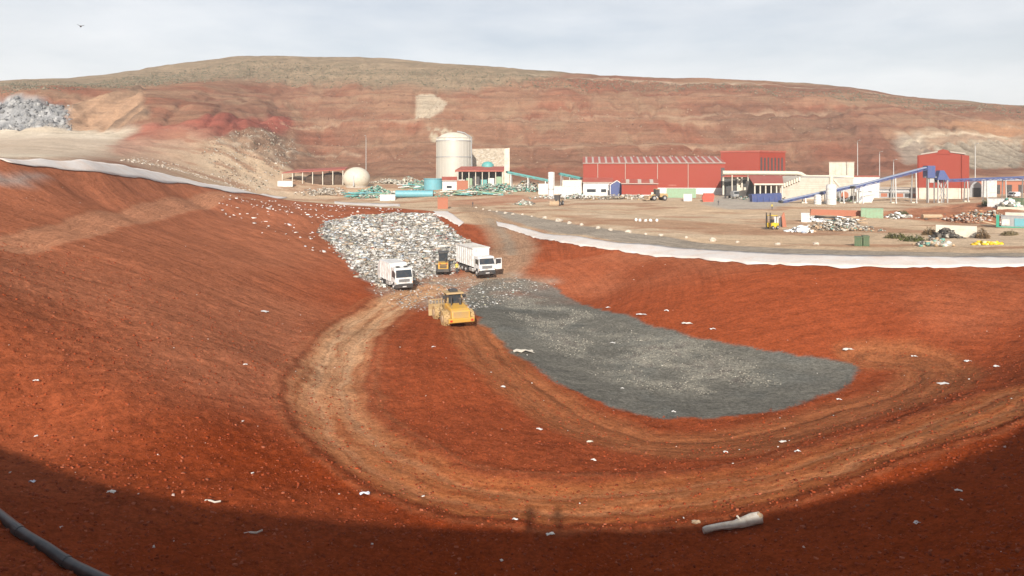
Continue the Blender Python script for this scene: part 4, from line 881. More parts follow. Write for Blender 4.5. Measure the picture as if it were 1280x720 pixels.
b, s, wd = span(1094, 1146, 250, 258); p = thing('storage_shed', 'grey panelled storage shed between the conveyor legs', 'building', b, -math.atan(455/FPX)); hh = ztop(236,258)-b.z
part('wall', 'grey', p, -wd/2, wd/2, 0, 10, -0.4, hh); part('roof', 'lroof', p, -wd/2-0.3, wd/2+0.3, -0.6, 10.3, hh, hh+0.4)
for k in range(6): part('bay', 'brick' if k % 2 else 'dark', p, -wd/2+wd*(k+0.1)/6, -wd/2+wd*(k+0.9)/6, -0.06, 0.04, 0.4, hh*0.5)
part('rail', 'white', p, -wd/2, wd/2, -0.5, -0.3, hh*0.62, hh*0.70)
def tank_h(px0, px1, yt, yb, mat, label, D=None, name='horizontal_tank', rz=0):
    b, s, wd = span(px0, px1, yb, D); r = max(0.4, (ztop(yt, b.y)-b.z)/2); p = thing(name, label, 'tank', b, rz)
    MB().cyl((-wd/2,r,r),(wd/2,r,r),r,n=18).build('shell', M[mat], p, smooth=True)
    for x in (-0.49,-0.28,0.0,0.28,0.49): MB().cyl((wd*x-0.12,r,r),(wd*x+0.12,r,r),r*1.04,n=18).build('flange', M[mat], p)
    MB().cyl((wd/2,r,r),(wd/2+0.05,r,r),r*0.8,n=18).build('open_end', M['dark'], p)
    for x in (-0.35, 0.35): B(wd*x-0.3,wd*x+0.3,r*0.3,r*1.7,-0.2,r*0.45).build('cradle', M['dark'], p)
    return p
tank_h(1072, 1092, 240, 248, 'dwhite', 'pale horizontal tank beneath the upper conveyor', 240)
b, s, wd = span(1072, 1094, 256, 226); p = thing('white_skip', 'white wedge shaped skip in front of the pale tank', 'skip', b); hh = ztop(244,226)-b.z
MB().ext([(-wd/2,-0.1),(wd*0.3,-0.1),(wd/2,hh),(-wd*0.1,hh*0.75)], 0, 2.4, 'y').build('body', M['white'], p); MB().ext([(-wd*0.1,hh*0.75),(wd/2,hh),(wd/2,hh+0.15),(-wd*0.1,hh*0.75+0.15)], -0.08, 2.48, 'y').build('rim', M['dwhite'], p)
b, s, wd = span(1048, 1070, 256, 232); p = thing('baling_press', 'grey round bodied press between the silo and the white skip', 'machine', b); hh = ztop(236,232)-b.z
MB().cyl((-1,2,hh*0.5),(-1,-0.2,hh*0.5),hh*0.46,n=18).build('drum', M['weld'], p); MB().cyl((-1,-0.2,hh*0.5),(-1,-0.3,hh*0.5),hh*0.30,n=16).build('drum_door', M['brick'], p)
part('frame', 'green', p, -wd/2, wd/2, 0.4, 2.0, -0.2, 0.8); part('motor', 'dark', p, wd*0.2, wd*0.45, -0.4, 0.6, 0.8, 2.0); part('column', 'lconc', p, wd*0.30, wd*0.42, 0, 0.8, -0.2, hh)
# --- right red hall
D = 246; b, s, wd = span(1146, 1211, 248, D); b.z -= 1.0; fa = math.atan((1150-CX)/FPX); wd /= math.cos(fa)+math.sin(fa)*b.x/D; p = thing('red_hall', 'red clad hall with a low gable and pale base at the head of the conveyor', 'building', b, -fa)
w2 = wd/2; hz = ztop(194,D)-b.z; hr = ztop(189.5,D)-b.z; bs = ztop(235,D)-b.z
MB().ext([(-w2,bs),(-w2,hz),(0,hr),(w2,hz-0.3),(w2,bs)], 0, 26, 'y').build('wall', M['red'], p)
part('base_wall', 'lconc', p, -w2-0.05, w2+0.05, -0.05, 26, -0.5, bs)
for s_, a0, a1 in ((-1,-0.86,-0.2),(1,0.28,0.86)):
    def zr(t): return hz+(hr-hz)*(1-abs(t))
    MB().ext([(w2*a0,zr(a0)+0.03),(w2*a1,zr(a1)+0.03),(w2*a1,zr(a1)+0.5),(w2*a0,zr(a0)+0.5)], -0.25, 24, 'y').build('roof_sheet', M['lroof'], p)
MB().ext([(-w2*0.22,hr-1),(-w2*0.18,hr+0.4),(0,hr+0.9),(w2*0.22,hr+0.4),(w2*0.28,hr-1)], -0.2, 25, 'y').build('ridge_monitor', M['red'], p)
for x in (-0.95, 0.72): MB().cyl((w2*x,-0.2,0),(w2*x,-0.2,hz),0.12,n=6).build('downpipe', M['red'], p)
for k in range(4): part('base_joint', 'conc', p, -w2+wd*(k+1)/5-0.08, -w2+wd*(k+1)/5+0.08, -0.10, 0, 0, bs-0.1)
# right edge buildings, van
b, s, wd = span(1212, 1300, 238, 256); p = thing('long_red_shed', 'long low dark red shed behind the level conveyor at the right edge', 'building', b); hh = ztop(226,256)-b.z
part('wall', 'brick', p, -wd/2, wd/2, 0, 9, -0.5, hh); part('roof', 'grey', p, -wd/2-0.3, wd/2+0.3, -0.5, 9.4, hh, hh+0.35)
for k in range(6): part('doorway', 'dark', p, -wd/2+wd*(k+0.15)/6, -wd/2+wd*(k+0.6)/6, -0.06, 0.05, 0, hh*0.7)
b, s, wd = span(1212, 1229, 238, 250); p = thing('round_roof_store', 'grey arched store next to the red hall', 'building', b); hh = ztop(227,250)-b.z
MB().ext([(wd/2*math.cos(a), hh*0.35+hh*0.65*math.sin(a)) for a in np.linspace(0, math.pi, 11)]+[(-wd/2,-0.4),(wd/2,-0.4)], 0, 8, 'y').build('shell', M['grey'], p); part('door', 'dark', p, -wd*0.3, wd*0.3, -0.08, 0.05, 0, hh*0.6)
container(1227, 1246, 224, 238, 'white', 'clean white site cabin under the level conveyor', 3, name='site_cabin', cat='cabin', D=244)
def bags(px0, px1, y, D, label, n, group):
    for k in range(n):
        px = px0+(px1-px0)*(k+random.uniform(0.2,0.8))/n; q = W(px, y, D)
        r = random.uniform(0.4, 0.8); o = MB().blob((0,0,0), r, k+int(px0), 2, 0.12, (1.2,0.9,0.7)).build('white_bag', M['plas'], None, smooth=True, loc=q); tag(o, ORD[k]+label, 'bag', group)
ORD = ['first ','second ','third ','fourth ','fifth ','sixth ','seventh ','eighth ','ninth ','tenth ','eleventh ','twelfth ','thirteenth ','fourteenth ','fifteenth ','sixteenth ','seventeenth ','eighteenth ','nineteenth ','twentieth ','twenty-first ','twenty-second ']
bags(1232, 1274, 224.6, 258, 'small white bag from the left on the roof of the low red shed', 8, 'white bags on the shed roof')
def van(px, py, rz, label, D=None):
    b = GG(px, py) if D is None else Vector(((px-CX)/FPX*D, D, ground((px-CX)/FPX*D, D))); p = thing('van', label, 'van', b, rz)
    MB().ext([(-2.4,0.35),(-2.45,0.95),(-1.75,1.15),(-1.2,1.85),(-0.9,1.98),(2.3,1.95),(2.4,1.7),(2.4,0.35)], -0.9, 0.9).build('body', M['white'], p, 0.06)
    MB().hexa([(-0.78,-1.80,1.17),(0.78,-1.80,1.17),(0.78,-1.74,1.15),(-0.78,-1.74,1.15),(-0.72,-1.26,1.82),(0.72,-1.26,1.82),(0.72,-1.2,1.8),(-0.72,-1.2,1.8)]).build('windscreen', M['glass'], p)
    for s_ in (-1, 1):
        B(*sorted((s_*0.89,s_*0.92)),-1.3,-0.3,1.2,1.75).build('side_window', M['glass'], p); B(*sorted((s_*0.55,s_*0.85)),-2.50,-2.42,0.7,0.9).build('headlight', M['chrome'], p)
        for y in (-1.6, 1.6): wheel(p, s_*0.82, y, 0.33, 0.22)
    part('bumper', 'dark', p, -0.88, 0.88, -2.52, -2.40, 0.35, 0.6)
van(1267, 238, R(-68), 'white van parked on the red bank below the level conveyor', 240)

# --- huts and boxes before the warehouse
p, b, h, wd = shed('white_hut', 'white hut with faded red roof and dark windows at the left corner of the warehouse', 'hut', 729, 766, 228, 241, 262, 9, 'white', 'redroof', 1.6)
for x0, x1 in ((-0.75,-0.15),(0.2,0.55)): part('window', 'glass', p, wd/2*x0, wd/2*x1, -0.05, 0.05, 1.9, 3.1)
part('door', 'dark', p, wd/2*0.65, wd/2*0.85, -0.05, 0.05, 0.5, 2.7)
b, s, wd = span(763, 779, 240, 258); p = thing('blue_hut', 'small hut with a blue gable end and white barge boards beside the white hut', 'hut', b); w2 = wd/2; hz = ztop(231,258)-b.z; hr = ztop(226.5,258)-b.z
MB().ext([(-w2,-0.3),(-w2,hz),(0,hr),(w2,hz),(w2,-0.3)], 0, 9, 'y').build('wall', M['blue'], p)
for s_ in (-1, 1): MB().bar((s_*(w2+0.3),-0.1,hz-0.1),(0,-0.1,hr+0.25),0.35,0.3).build('barge_board', M['white'], p)
for s_ in (-1, 1): MB().hexa([(0,0.1,hr),(s_*(w2+0.3),0.1,hz-0.25),(s_*(w2+0.3),9.2,hz-0.25),(0,9.2,hr),(0,0.1,hr+0.25),(s_*(w2+0.3),0.1,hz),(s_*(w2+0.3),9.2,hz),(0,9.2,hr+0.25)]).build('roof', M['redroof'], p)
part('post', 'white', p, -w2-0.2, -w2+0.05, -0.2, 0.05, -0.3, hz)
p, b, h, wd = shed('red_hut', 'low dark red hut with pale roof strips and white plinth in front of the warehouse', 'hut', 777, 822, 229.5, 245, 250, 8, 'red', 'redroof', 1.4, 1.6, skylights=3)
for k in range(3): part('plinth_panel', 'dwhite', p, -wd/2+wd*(k+0.1)/3, -wd/2+wd*(k+0.7)/3, -0.10, -0.02, 0.2, 1.5)
part('door', 'lconc', p, wd*0.32, wd*0.44, -0.12, 0.0, 0.2, 2.6)
container(833, 870, 236, 246.5, 'green', 'long faded green shipping container in front of the warehouse', 2.6, D=246)
container(854.5, 865, 243, 253, 'white', 'small white cubic cabin in front of the green container', 2.6, name='site_cabin', cat='cabin', D=228)
b, s, wd = span(878, 893, 254, 224); p = thing('red_skip', 'bright red open skip standing alone on the paved yard', 'skip', b, R(-12)); hh = ztop(242.5,224)-b.z
MB().ext([(-wd*0.42,0),(-wd*0.5,hh*0.55),(-wd*0.36,hh),(wd*0.42,hh),(wd*0.5,hh*0.9),(wd*0.4,0)], 0, 3.0, 'y').build('body', M['skip'], p)
for k in range(4): part('rib', 'skip', p, -wd*0.3+k*wd*0.2-0.08, -wd*0.3+k*wd*0.2+0.08, -0.1, 0, 0.2, hh-0.2)
part('rim', 'skip', p, -wd*0.37, wd*0.43, -0.1, 3.1, hh, hh+0.18)
b, s, wd = span(905, 922, 247, 246); p = thing('flatbed_truck', 'grey lorry parked in the dark bay of the pale plant block', 'truck', b, R(20)); 
part('cab', 'grey', p, -1.2,1.2,-3.2,-1.6,0.8,2.9, bevel=0.1); part('windscreen', 'glass', p, -1.05,1.05,-3.24,-3.18,1.8,2.6); part('bed', 'dark', p, -1.2,1.2,-1.4,3.2,1.0,1.3); part('headboard', 'grey', p, -1.2,1.2,-1.45,-1.3,1.3,2.6)
for x in (-1, 1):
    for y in (-2.4, 2.0): wheel(p, x, y, 0.5, 0.35)
def yard_loader(px, py, label, rz, mat='ytan', sc=1.0, D=None):
    b = GG(px, py) if D is None else Vector(((px-CX)/FPX*D, D, ground((px-CX)/FPX*D, D))); p = thing('wheel_loader', label, 'loader', b, rz); p.scale = (sc, sc, sc)
    MB().ext([(0.3,0.9),(0.3,2.0),(2.6,1.9),(2.9,1.0)], -0.9, 0.9).build('engine_hood', M[mat], p, 0.08); part('cab', 'dark', p, -0.75,0.75,-0.9,0.3,1.2,3.1, bevel=0.06); part('cab_roof', mat, p, -0.85,0.85,-1.0,0.4,3.1,3.25)
    part('front_frame', mat, p, -0.6,0.6,-2.2,-0.8,0.7,1.3)
    for x in (-0.5, 0.5): MB().bar((x,-1.0,1.6),(x,-3.2,0.6),0.2,0.35).build('lift_arm', M[mat], p)
    MB().ext([(-3.1,0.2),(-4.2,0.1),(-4.3,0.25),(-3.5,0.5),(-3.4,1.4),(-3.1,1.2)], -1.4, 1.4).build('bucket', M['tan'], p)
    for x in (-1.05, 1.05):
        for y in (-1.6, 1.6): wheel(p, x, y, 0.72, 0.5)
yard_loader(822, 251, 'dusty yellow wheel loader with lowered bucket before the red hut', R(-75), sc=1.25, D=232)
yard_loader(697, 257, 'weathered tan loader standing alone left of the white boxes', R(-20), 'tan', 1.1, D=214)
# white boxes and tanks left of the huts
container(686, 727, 233, 243, 'dwhite', 'row of low dusty white tank boxes left of the white hut', 3, name='tank_box', cat='box', D=250)
container(673, 686, 230, 237, 'white', 'small white cabin left of the white standpipe', 3, name='site_cabin', cat='cabin', D=264)
container(703, 727, 225.5, 233, 'dwhite', 'pale upper tank box behind the row of low white boxes', 3, name='tank_box', cat='box', D=270)
b, s, wd = span(685, 692.5, 242, 246); r = wd/2; h = ztop(215,246)-b.z; p = thing('standpipe_tank', 'slender white standpipe tank standing upright left of the huts', 'tank', b)
MB().lathe([(r,-0.3),(r,h-0.3),(r*0.9,h)], 16).build('shell', M['white'], p, smooth=True); MB().lathe([(r*1.05,h*0.35),(r*1.12,h*0.35),(r*1.12,h*0.38),(r*1.05,h*0.38)],16).build('hoop', M['weld'], p); part('ladder', 'weld', p, r, r+0.15, -0.2, 0.2, 0, h)
for k, (a, c, D, lab) in enumerate((((634,215),(688,226),280,'long teal conveyor sloping down left of the white standpipe'),((700,217),(727,223),284,'short teal conveyor dropping behind the pale tank boxes'))):
    conveyor(lab, a, c, D, D-6, (0.1,0.5,0.9), 1.4, 'teal', 'teal')
# --- digester and sorting plant
D = 318; b, s, wd = span(545.5, 590, 226, D); r = wd/2; h = ztop(176,D)-b.z; p = thing('digester_silo', 'huge pale cylindrical digester silo with domed top against the hill', 'silo', b)
MB().lathe([(r,-1),(r,h)], 40).build('shell', M['silo'], p, smooth=True)
dm = MB().lathe([(r*1.01,h),(r*0.94,h+1.2),(r*0.72,h+2.7),(r*0.42,h+3.7),(r*0.08,h+4.1)], 40).build('dome_roof', M['lconc'], p, smooth=True)
MB().lathe([(r+0.02,h*0.62),(r+0.18,h*0.62),(r+0.18,h*0.62+0.35),(r+0.02,h*0.62+0.35)], 40).build('hoop', M['grey'], p); MB().lathe([(r+0.02,h-0.35),(r+0.2,h-0.35),(r+0.2,h+0.05),(r+0.02,h+0.05)], 40).build('hoop', M['weld'], p)
for k in range(14):
    a = -math.pi*(k+0.5)/14; x, y = r*math.cos(a), r*math.sin(a); B(x-0.05,x+0.05,y-0.05,y+0.05,0,h).build('seam', M['silo'], p); MB().bar((x,y,h),(x,y,h+1.3),0.08).build('rail_post', M['weld'], dm)
MB().tube([(r*math.cos(a),r*math.sin(a),h+1.3) for a in np.linspace(-math.pi,0,24)], 0.08, 6).build('handrail', M['weld'], dm)
MB().tube([(r*0.2,-r*0.3,h+4.4),(r*0.6,-r*0.4,h+3.6),(r*0.98,-r*0.35,h+1.5),(r*1.03,-r*0.35,0)], 0.28, 8).build('gas_pipe', M['grey'], p)
# gas holder
D = 300; b, s, wd = span(429, 462.5, 232, D); r = wd/2; p = thing('gas_holder', 'round cream gas holder ball with a dark seam beside the open shed', 'gas holder', b)
MB().lathe([(r*math.cos(a), r*0.62+r*0.76*math.sin(a)*1.12) for a in np.linspace(-0.75, 1.5, 16)], 32).build('membrane', M['cream'], p, smooth=True)
B(-0.25,0.35,-r*0.995-0.12,-r*0.9,0.5,r*0.85).build('seam_duct', M['grey'], p); MB().lathe([(r*0.80,-0.5),(r*0.84,0.4),(r*0.78,0.5)], 32).build('base_ring', M['conc'], p)
# open shed
D = 304; b, s, wd = span(353, 431, 232, D); p = thing('open_shed', 'open sided shed with thin red roof over a dark heap, left in the yard', 'shed', b); w2 = wd/2; hh = ztop(215,D)-b.z
MB().hexa([(-w2,-1,hh-0.6),(w2+0.5,-1,hh+0.9),(w2-1,11,hh+2.2),(-w2+2,11,hh+0.8),(-w2,-1,hh-0.3),(w2+0.5,-1,hh+1.3),(w2-1,11,hh+2.5),(-w2+2,11,hh+1.1)]).build('roof', M['redroof'], p)
for k in range(7): part('post', 'lconc', p, -w2+wd*k/6.2, -w2+wd*k/6.2+0.35, -0.6, -0.25, -0.3, hh-0.5+1.5*k/6.2)
for k in range(4): part('rear_post', 'lconc', p, -w2+2+wd*k/3.4, -w2+2.35+wd*k/3.4, 9.5, 9.9, -0.3, hh+0.9)
q = b.copy(); o = MB().blob((4,5,1.2), 6.0, 5, 3, 0.16, (1.6,0.8,0.72)).build('compost_heap', pm('dark_compost', (0.075,0.045,0.03), 0.95), None, loc=q); tag(o, 'dark brown heap lying under the open shed roof', 'heap')
container(347, 366, 226.5, 234, 'white', 'white cabin at the left end of the open shed', 3, name='site_cabin', cat='cabin', D=292)
# teal drum, tanks, huts
tank_h(494, 541, 238, 249.5, 'tealb', 'long teal steel drum lying on its side with an open dark end', 262, 'steel_drum')
b, s, wd = span(530, 553, 237, 286); r = wd/2; h = ztop(223,286)-b.z; p = thing('round_tank', 'squat blue green open tank in front of the digester', 'tank', b)
MB().lathe([(r,-0.3),(r,h),(r*0.93,h),(r*0.93,h-0.6)], 28).build('shell', M['tealb'], p, smooth=True); MB().lathe([(r*1.0,h-0.35),(r*1.05,h-0.35),(r*1.05,h),(r*1.0,h)], 28).build('rim', M['tealb'], p); MB().lathe([(r*0.92,h-0.7),(0.1,h-0.6)], 28).build('cover', M['dwhite'], p)
container(475, 494, 243.5, 251.5, 'white', 'white container left of the long teal drum', 3, D=256)
p, b, h, wd = shed('small_white_house', 'small white hut with a red roof at the foot of the digester', 'hut', 553, 571, 225.5, 235, 280, 6, 'white', 'redroof', 1.3); part('window', 'glass', p, -wd*0.2, wd*0.15, -0.06, 0.05, 1.4, 2.4)
container(571, 585, 226, 236, 'brick', 'rust red box container right of the small white hut', 3, D=276)
container(547, 560, 247.5, 261, 'brick', 'rust red upright container by the top of the ramp', 3, D=196)
b, s, wd = span(569, 630, 226, 296); p = thing('sorting_canopy', 'low red roof over dark sorting machines right of the digester', 'canopy', b); w2 = wd/2; hh = ztop(214,296)-b.z
MB().hexa([(-w2,-1,hh-0.2),(w2,-1,hh-0.2),(w2,9,hh+1.8),(-w2+2,9,hh+1.8),(-w2,-1,hh+0.5),(w2,-1,hh+0.3),(w2,9,hh+2.2),(-w2+2,9,hh+2.2)]).build('roof', M['redroof'], p)
for k in range(8): part('post', 'lconc', p, -w2+wd*k/7.3, -w2+wd*k/7.3+0.35, -0.4, -0.05, -0.3, hh-0.1)
part('back_wall', 'dark', p, -w2+1, w2-1, 6, 6.3, -0.3, hh)
for k, mt in enumerate(('white','green','dark','teal','white','green')): part('machine', mt, p, -w2+1.5+k*wd/6.6, -w2+4.2+k*wd/6.6, 0.6+k % 2, 3.5, -0.2, hh*(0.45+0.1*(k % 3)))
b, s, wd = span(601, 617, 211, 300); z = ztop(211,300); p = thing('roof_tank', 'rounded teal tank sitting above the sorting canopy roof', 'tank', (b.x, 306, z-0.4)); r = wd/2
MB().lathe([(r*0.8,0),(r,0.9),(r*0.96,2.4),(r*0.6,3.5),(r*0.15,3.8)], 20).build('shell', M['teal'], p, smooth=True); part('stand', 'dark', p, -r*0.8, r*0.8, -0.8, 0.8, -8, 0.05)
b, s, wd = span(590, 636, 216, 335); p = thing('retaining_wall', 'rough stone retaining wall right of the digester', 'wall', b); hh = ztop(186,335)-b.z
MB().hexa([(-wd/2,0,-2),(wd/2,0,-2),(wd/2,9,-2),(-wd/2,9,-2),(-wd/2,1.5,hh),(wd/2,1.5,hh+0.4),(wd/2,9,hh+0.4),(-wd/2,9,hh)]).build('masonry', M['masonry'], p)
MB().hexa([(wd/2-2.2,-0.15,-2),(wd/2+0.4,-0.15,-2),(wd/2+0.4,9.2,-2),(wd/2-2.2,9.2,-2),(wd/2-2.2,1.35,hh),(wd/2+0.4,1.35,hh+0.5),(wd/2+0.4,9.2,hh+0.5),(wd/2-2.2,9.2,hh)]).build('end_pier', M['lconc'], p)
rr = random.Random(5)
for k in range(150):
    u, t = rr.uniform(-0.48, 0.42)*wd, rr.uniform(0.1, 0.97); MB().blob((u, 1.5*t+0.05, -2+(hh+2)*t), rr.uniform(0.35, 0.75), k, 1, 0.2, (1.2,0.5,0.8)).build('stone', M['stone'] if k % 3 else M['conc'], p)
# lamp posts
for px, yb, yt, D, lab in ((457.5,214,170,330,'very thin tall lamp post on the hill foot above the gas holder'),(1072,223,176,300,'tall thin lamp post behind the white annex'),(1099.5,223,190,300,'shorter thin lamp post between annex and upper conveyor'),(1117,250,200,256,'thin lamp post rising behind the upper conveyor'),(1219,226,180,300,'faint thin lamp post right of the red hall')):
    x = (px-CX)/FPX*D; z = ground(x, D); h = ztop(yt, D)-z; p = thing('lamp_post', lab, 'lamp post', (x, D, z))
    MB().cyl((0,0,-0.5),(0,0,h),0.22,0.12,8).build('pole', M['weld'], p); MB().bar((0,0,h),(0,-1.4,h+0.2),0.12).build('arm', M['weld'], p); B(-0.25,0.25,-2.0,-1.2,h+0.1,h+0.3).build('lamp_head', M['grey'], p); B(-0.4,0.4,-0.4,0.4,-0.3,0.3).build('footing', M['conc'], p)

# ------------------------------------------------------------------ heaps and loose pieces: many small crumpled bits in one mesh
def bits_mesh(name, pos, size, colr, mat, flat=0.5, tri=False):
    """pos (n,3), size (n,), colr (n,3): crumpled six sided bits"""
    n = len(pos); c = np.array([(-1,-1,-1),(1,-1,-1),(1,1,-1),(-1,1,-1),(-1,-1,1),(1,-1,1),(1,1,1),(-1,1,1)], float)
    v = c[None]*np.array([1,0.7,flat])*(1+rng.uniform(-0.45,0.45,(n,8,3)))
    v *= rng.uniform(0.6,1.4,(n,1,3))
    a, b_, g = rng.uniform(0,6.28,(3,n)); b_ = b_*0.18-0.5; 
    ca, sa, cb, sb = np.cos(a), np.sin(a), np.cos(b_), np.sin(b_)
    x, y, z = v[...,0], v[...,1], v[...,2]
    y, z = y*cb[:,None]-z*sb[:,None], y*sb[:,None]+z*cb[:,None]
    x, y = x*ca[:,None]-y*sa[:,None], x*sa[:,None]+y*ca[:,None]
    v = np.stack([x,y,z],-1)*0.5*np.asarray(size)[:,None,None]+np.asarray(pos)[:,None,:]
    f = np.array([(3,2,1,0),(4,5,6,7),(0,1,5,4),(1,2,6,5),(2,3,7,6),(3,0,4,7)]); f = (f[None]+8*np.arange(n)[:,None,None]).reshape(-1,4)
    me = bpy.data.meshes.new(name); me.vertices.add(n*8); me.vertices.foreach_set('co', v.astype(np.float32).ravel()); me.loops.add(len(f)*4); me.loops.foreach_set('vertex_index', f.astype(np.int32).ravel())
    me.polygons.add(len(f)); me.polygons.foreach_set('loop_start', np.arange(0,len(f)*4,4,dtype=np.int32)); me.update(calc_edges=True)
    at = me.attributes.new('col','FLOAT_VECTOR','POINT'); at.data.foreach_set('vector', np.repeat(np.asarray(colr),8,axis=0).astype(np.float32).ravel())
    me.materials.append(mat); o = bpy.data.objects.new(name, me); col.objects.link(o); return o
def pick(pal, n):
    pal = np.array(pal, float); k = rng.choice(len(pal), n, p=pal[:,3]/pal[:,3].sum()); return pal[k,:3]*rng.uniform(0.75,1.15,(n,1))
_gz = None
def gvec(x, y):
    i = np.clip(np.searchsorted(ys, y)-1, 0, len(ys)-2); v = (y-ys[i])/(ys[i+1]-ys[i]); f = (x/(y+34.0)+1)/2*(len(us)-1); j = np.clip(np.floor(f).astype(int), 0, len(us)-2); t = f-j
    return (GZ2[i,j]*(1-t)+GZ2[i,j+1]*t)*(1-v)+(GZ2[i+1,j]*(1-t)+GZ2[i+1,j+1]*t)*v
def inside(P, n, soft=0.0):
    a, b_ = P.min(0)-soft, P.max(0)+soft; x = rng.uniform(a[0], b_[0], n*5); y = rng.uniform(a[1], b_[1], n*5); d = sdf(P, x, y)
    k = d > (-soft*rng.random(len(d))**2 if soft else 0); x, y, d = x[k][:n], y[k][:n], d[k][:n]; return x, y, d
RUB = [(0.64,0.63,0.60,5),(0.42,0.40,0.37,5),(0.28,0.26,0.22,5),(0.15,0.13,0.11,4),(0.42,0.33,0.25,2.5),(0.08,0.075,0.07,1.5),(0.36,0.42,0.50,.4),(0.36,0.16,0.12,.2),(0.50,0.45,0.30,.4),(0.24,0.33,0.28,.25)]
x, y, d = inside(HEAP, 32000, 1.5)
o = bits_mesh('refuse', np.stack([x, y, gvec(x, y)+0.08], -1), (0.10+0.55*rng.random(len(x))**3)*(0.85+0.35*(y > 120)), pick(RUB, len(x))*(1.02+0.6*fbm(x/6., y/6., 4))[:,None], SCR, 0.45); tag(o, 'grey white mass of tipped household rubbish covering the slope above the trucks', 'rubbish', kind='stuff')
x, y, d = inside(HEAP, 420)
o = bits_mesh('bulky_refuse', np.stack([x, y, gvec(x, y)+0.2], -1), 0.45+0.75*rng.random(len(x))**2, pick([(0.62,0.61,0.58,3),(0.10,0.10,0.10,1),(0.38,0.29,0.21,2.5),(0.50,0.49,0.46,3),(0.33,0.37,0.42,.3),(0.36,0.12,0.08,.3)], len(x)), SCR, 0.22); tag(o, 'larger bags, sheets and cardboard lying on the tipped rubbish', 'rubbish', kind='stuff')
TRD = poly((470,362),(520,350),(590,346),(650,348),(690,356),(640,372),(570,392),(500,385))
x, y, d = inside(TRD, 1600, 1.0)
o = bits_mesh('trodden_litter', np.stack([x, y, gvec(x, y)+0.01], -1), rng.uniform(0.06, 0.26, len(x)), pick(RUB, len(x)), SCR, 0.2); tag(o, 'small trodden litter on the dirt around the trucks', 'litter', kind='stuff')
x, y, d = inside(STN, 11000, 1.2); k = fbm(x/4.5+37, y/3.0-37, 4)+0.25*rng.normal(size=len(x)) > 0.0; x, y = x[k], y[k]
o = bits_mesh('stone_spread', np.stack([x, y, gvec(x, y)], -1), rng.uniform(0.04, 0.13, len(x)), pick([(0.26,0.24,0.20,5),(0.19,0.178,0.15,5),(0.11,0.105,0.095,3),(0.42,0.39,0.33,.7)], len(x)), CLOD, 0.7); tag(o, 'pale crushed stone spread over the middle of the gravel floor', 'stones', kind='stuff')
# clods and grit on the near banks
n = 46000; yy = 12+50*rng.random(n)**1.5; xx = (rng.random(n)*2-1)*0.86*yy; dd = sdf(PIT, xx, yy); k = (dd > 0.5) & (sdf(GREY, xx, yy) < 0.3); xx, yy = xx[k], yy[k]
o = bits_mesh('clods', np.stack([xx, yy, gvec(xx, yy)+0.0], -1), 0.025+0.10*rng.random(len(xx))**4, pick([(0.28,0.052,0.014,5),(0.22,0.038,0.010,3),(0.33,0.095,0.045,1.5)], len(xx)), CLOD, 0.75); tag(o, 'red earth clods and cinder grit strewn over the pit banks', 'clods', kind='stuff')
# light litter
UPL = poly((262,252),(330,250),(420,256),(520,263),(405,285),(420,320),(370,310),(320,290))
x, y, d = inside(UPL, 330); wv = 0.15+0.85*rng.random(len(x)) < 0.75; x, y = x[wv], y[wv]
o = bits_mesh('windblown_litter', np.stack([x, y, gvec(x, y)+0.08], -1), 0.18+0.5*rng.random(len(x))**2, pick([(0.74,0.70,0.66,6),(0.6,0.6,0.62,1)], len(x)), SCR, 0.3); tag(o, 'white windblown litter scattered over the red bank left of the heap', 'litter', kind='stuff')
n = 300; yy = 17+80*rng.random(n); xx = (rng.random(n)*2-1)*0.8*yy; k = sdf(PIT, xx, yy) > 1; xx, yy = xx[k], yy[k]
o = bits_mesh('litter_specks', np.stack([xx, yy, gvec(xx, yy)+0.02], -1), 0.025+0.09*rng.random(len(xx))**2.5, pick([(0.62,0.58,0.53,5),(0.6,0.45,0.38,2)], len(xx)), SCR, 0.35); tag(o, 'tiny pale litter specks all over the red pit banks', 'litter', kind='stuff')
# single pieces of litter that stand out
def litter(px, py, wpx, hpx, label, mat='plas', group=None, rz=None):
    b = GG(px, py); s = b.y/FPX; r = random.Random(px*7+py); L_ = max(0.05, wpx*s/2); h = max(0.03, hpx*s*0.45)
    m = MB(); nx, ny = 6, 4; v = []
    for i in range(nx):
        for j in range(ny):
            u = i/(nx-1)*2-1; t = j/(ny-1)*2-1
            v.append((u*L_*r.uniform(0.85,1.1), t*max(L_*0.45,0.06)*r.uniform(0.8,1.15), h*(0.35+0.65*r.random())*(1-0.5*u*u)))
    m.add(v, [(i*ny+j,(i+1)*ny+j,(i+1)*ny+j+1,i*ny+j+1) for i in range(nx-1) for j in range(ny-1)])
    o = m.build('litter_scrap', M[mat], None, loc=b+Vector((0,0,0.01)), rot=(0,0,r.uniform(-0.5,0.5) if rz is None else rz)); so = o.modifiers.new('thick','SOLIDIFY'); so.thickness = 0.015
    return tag(o, label, 'litter', group)
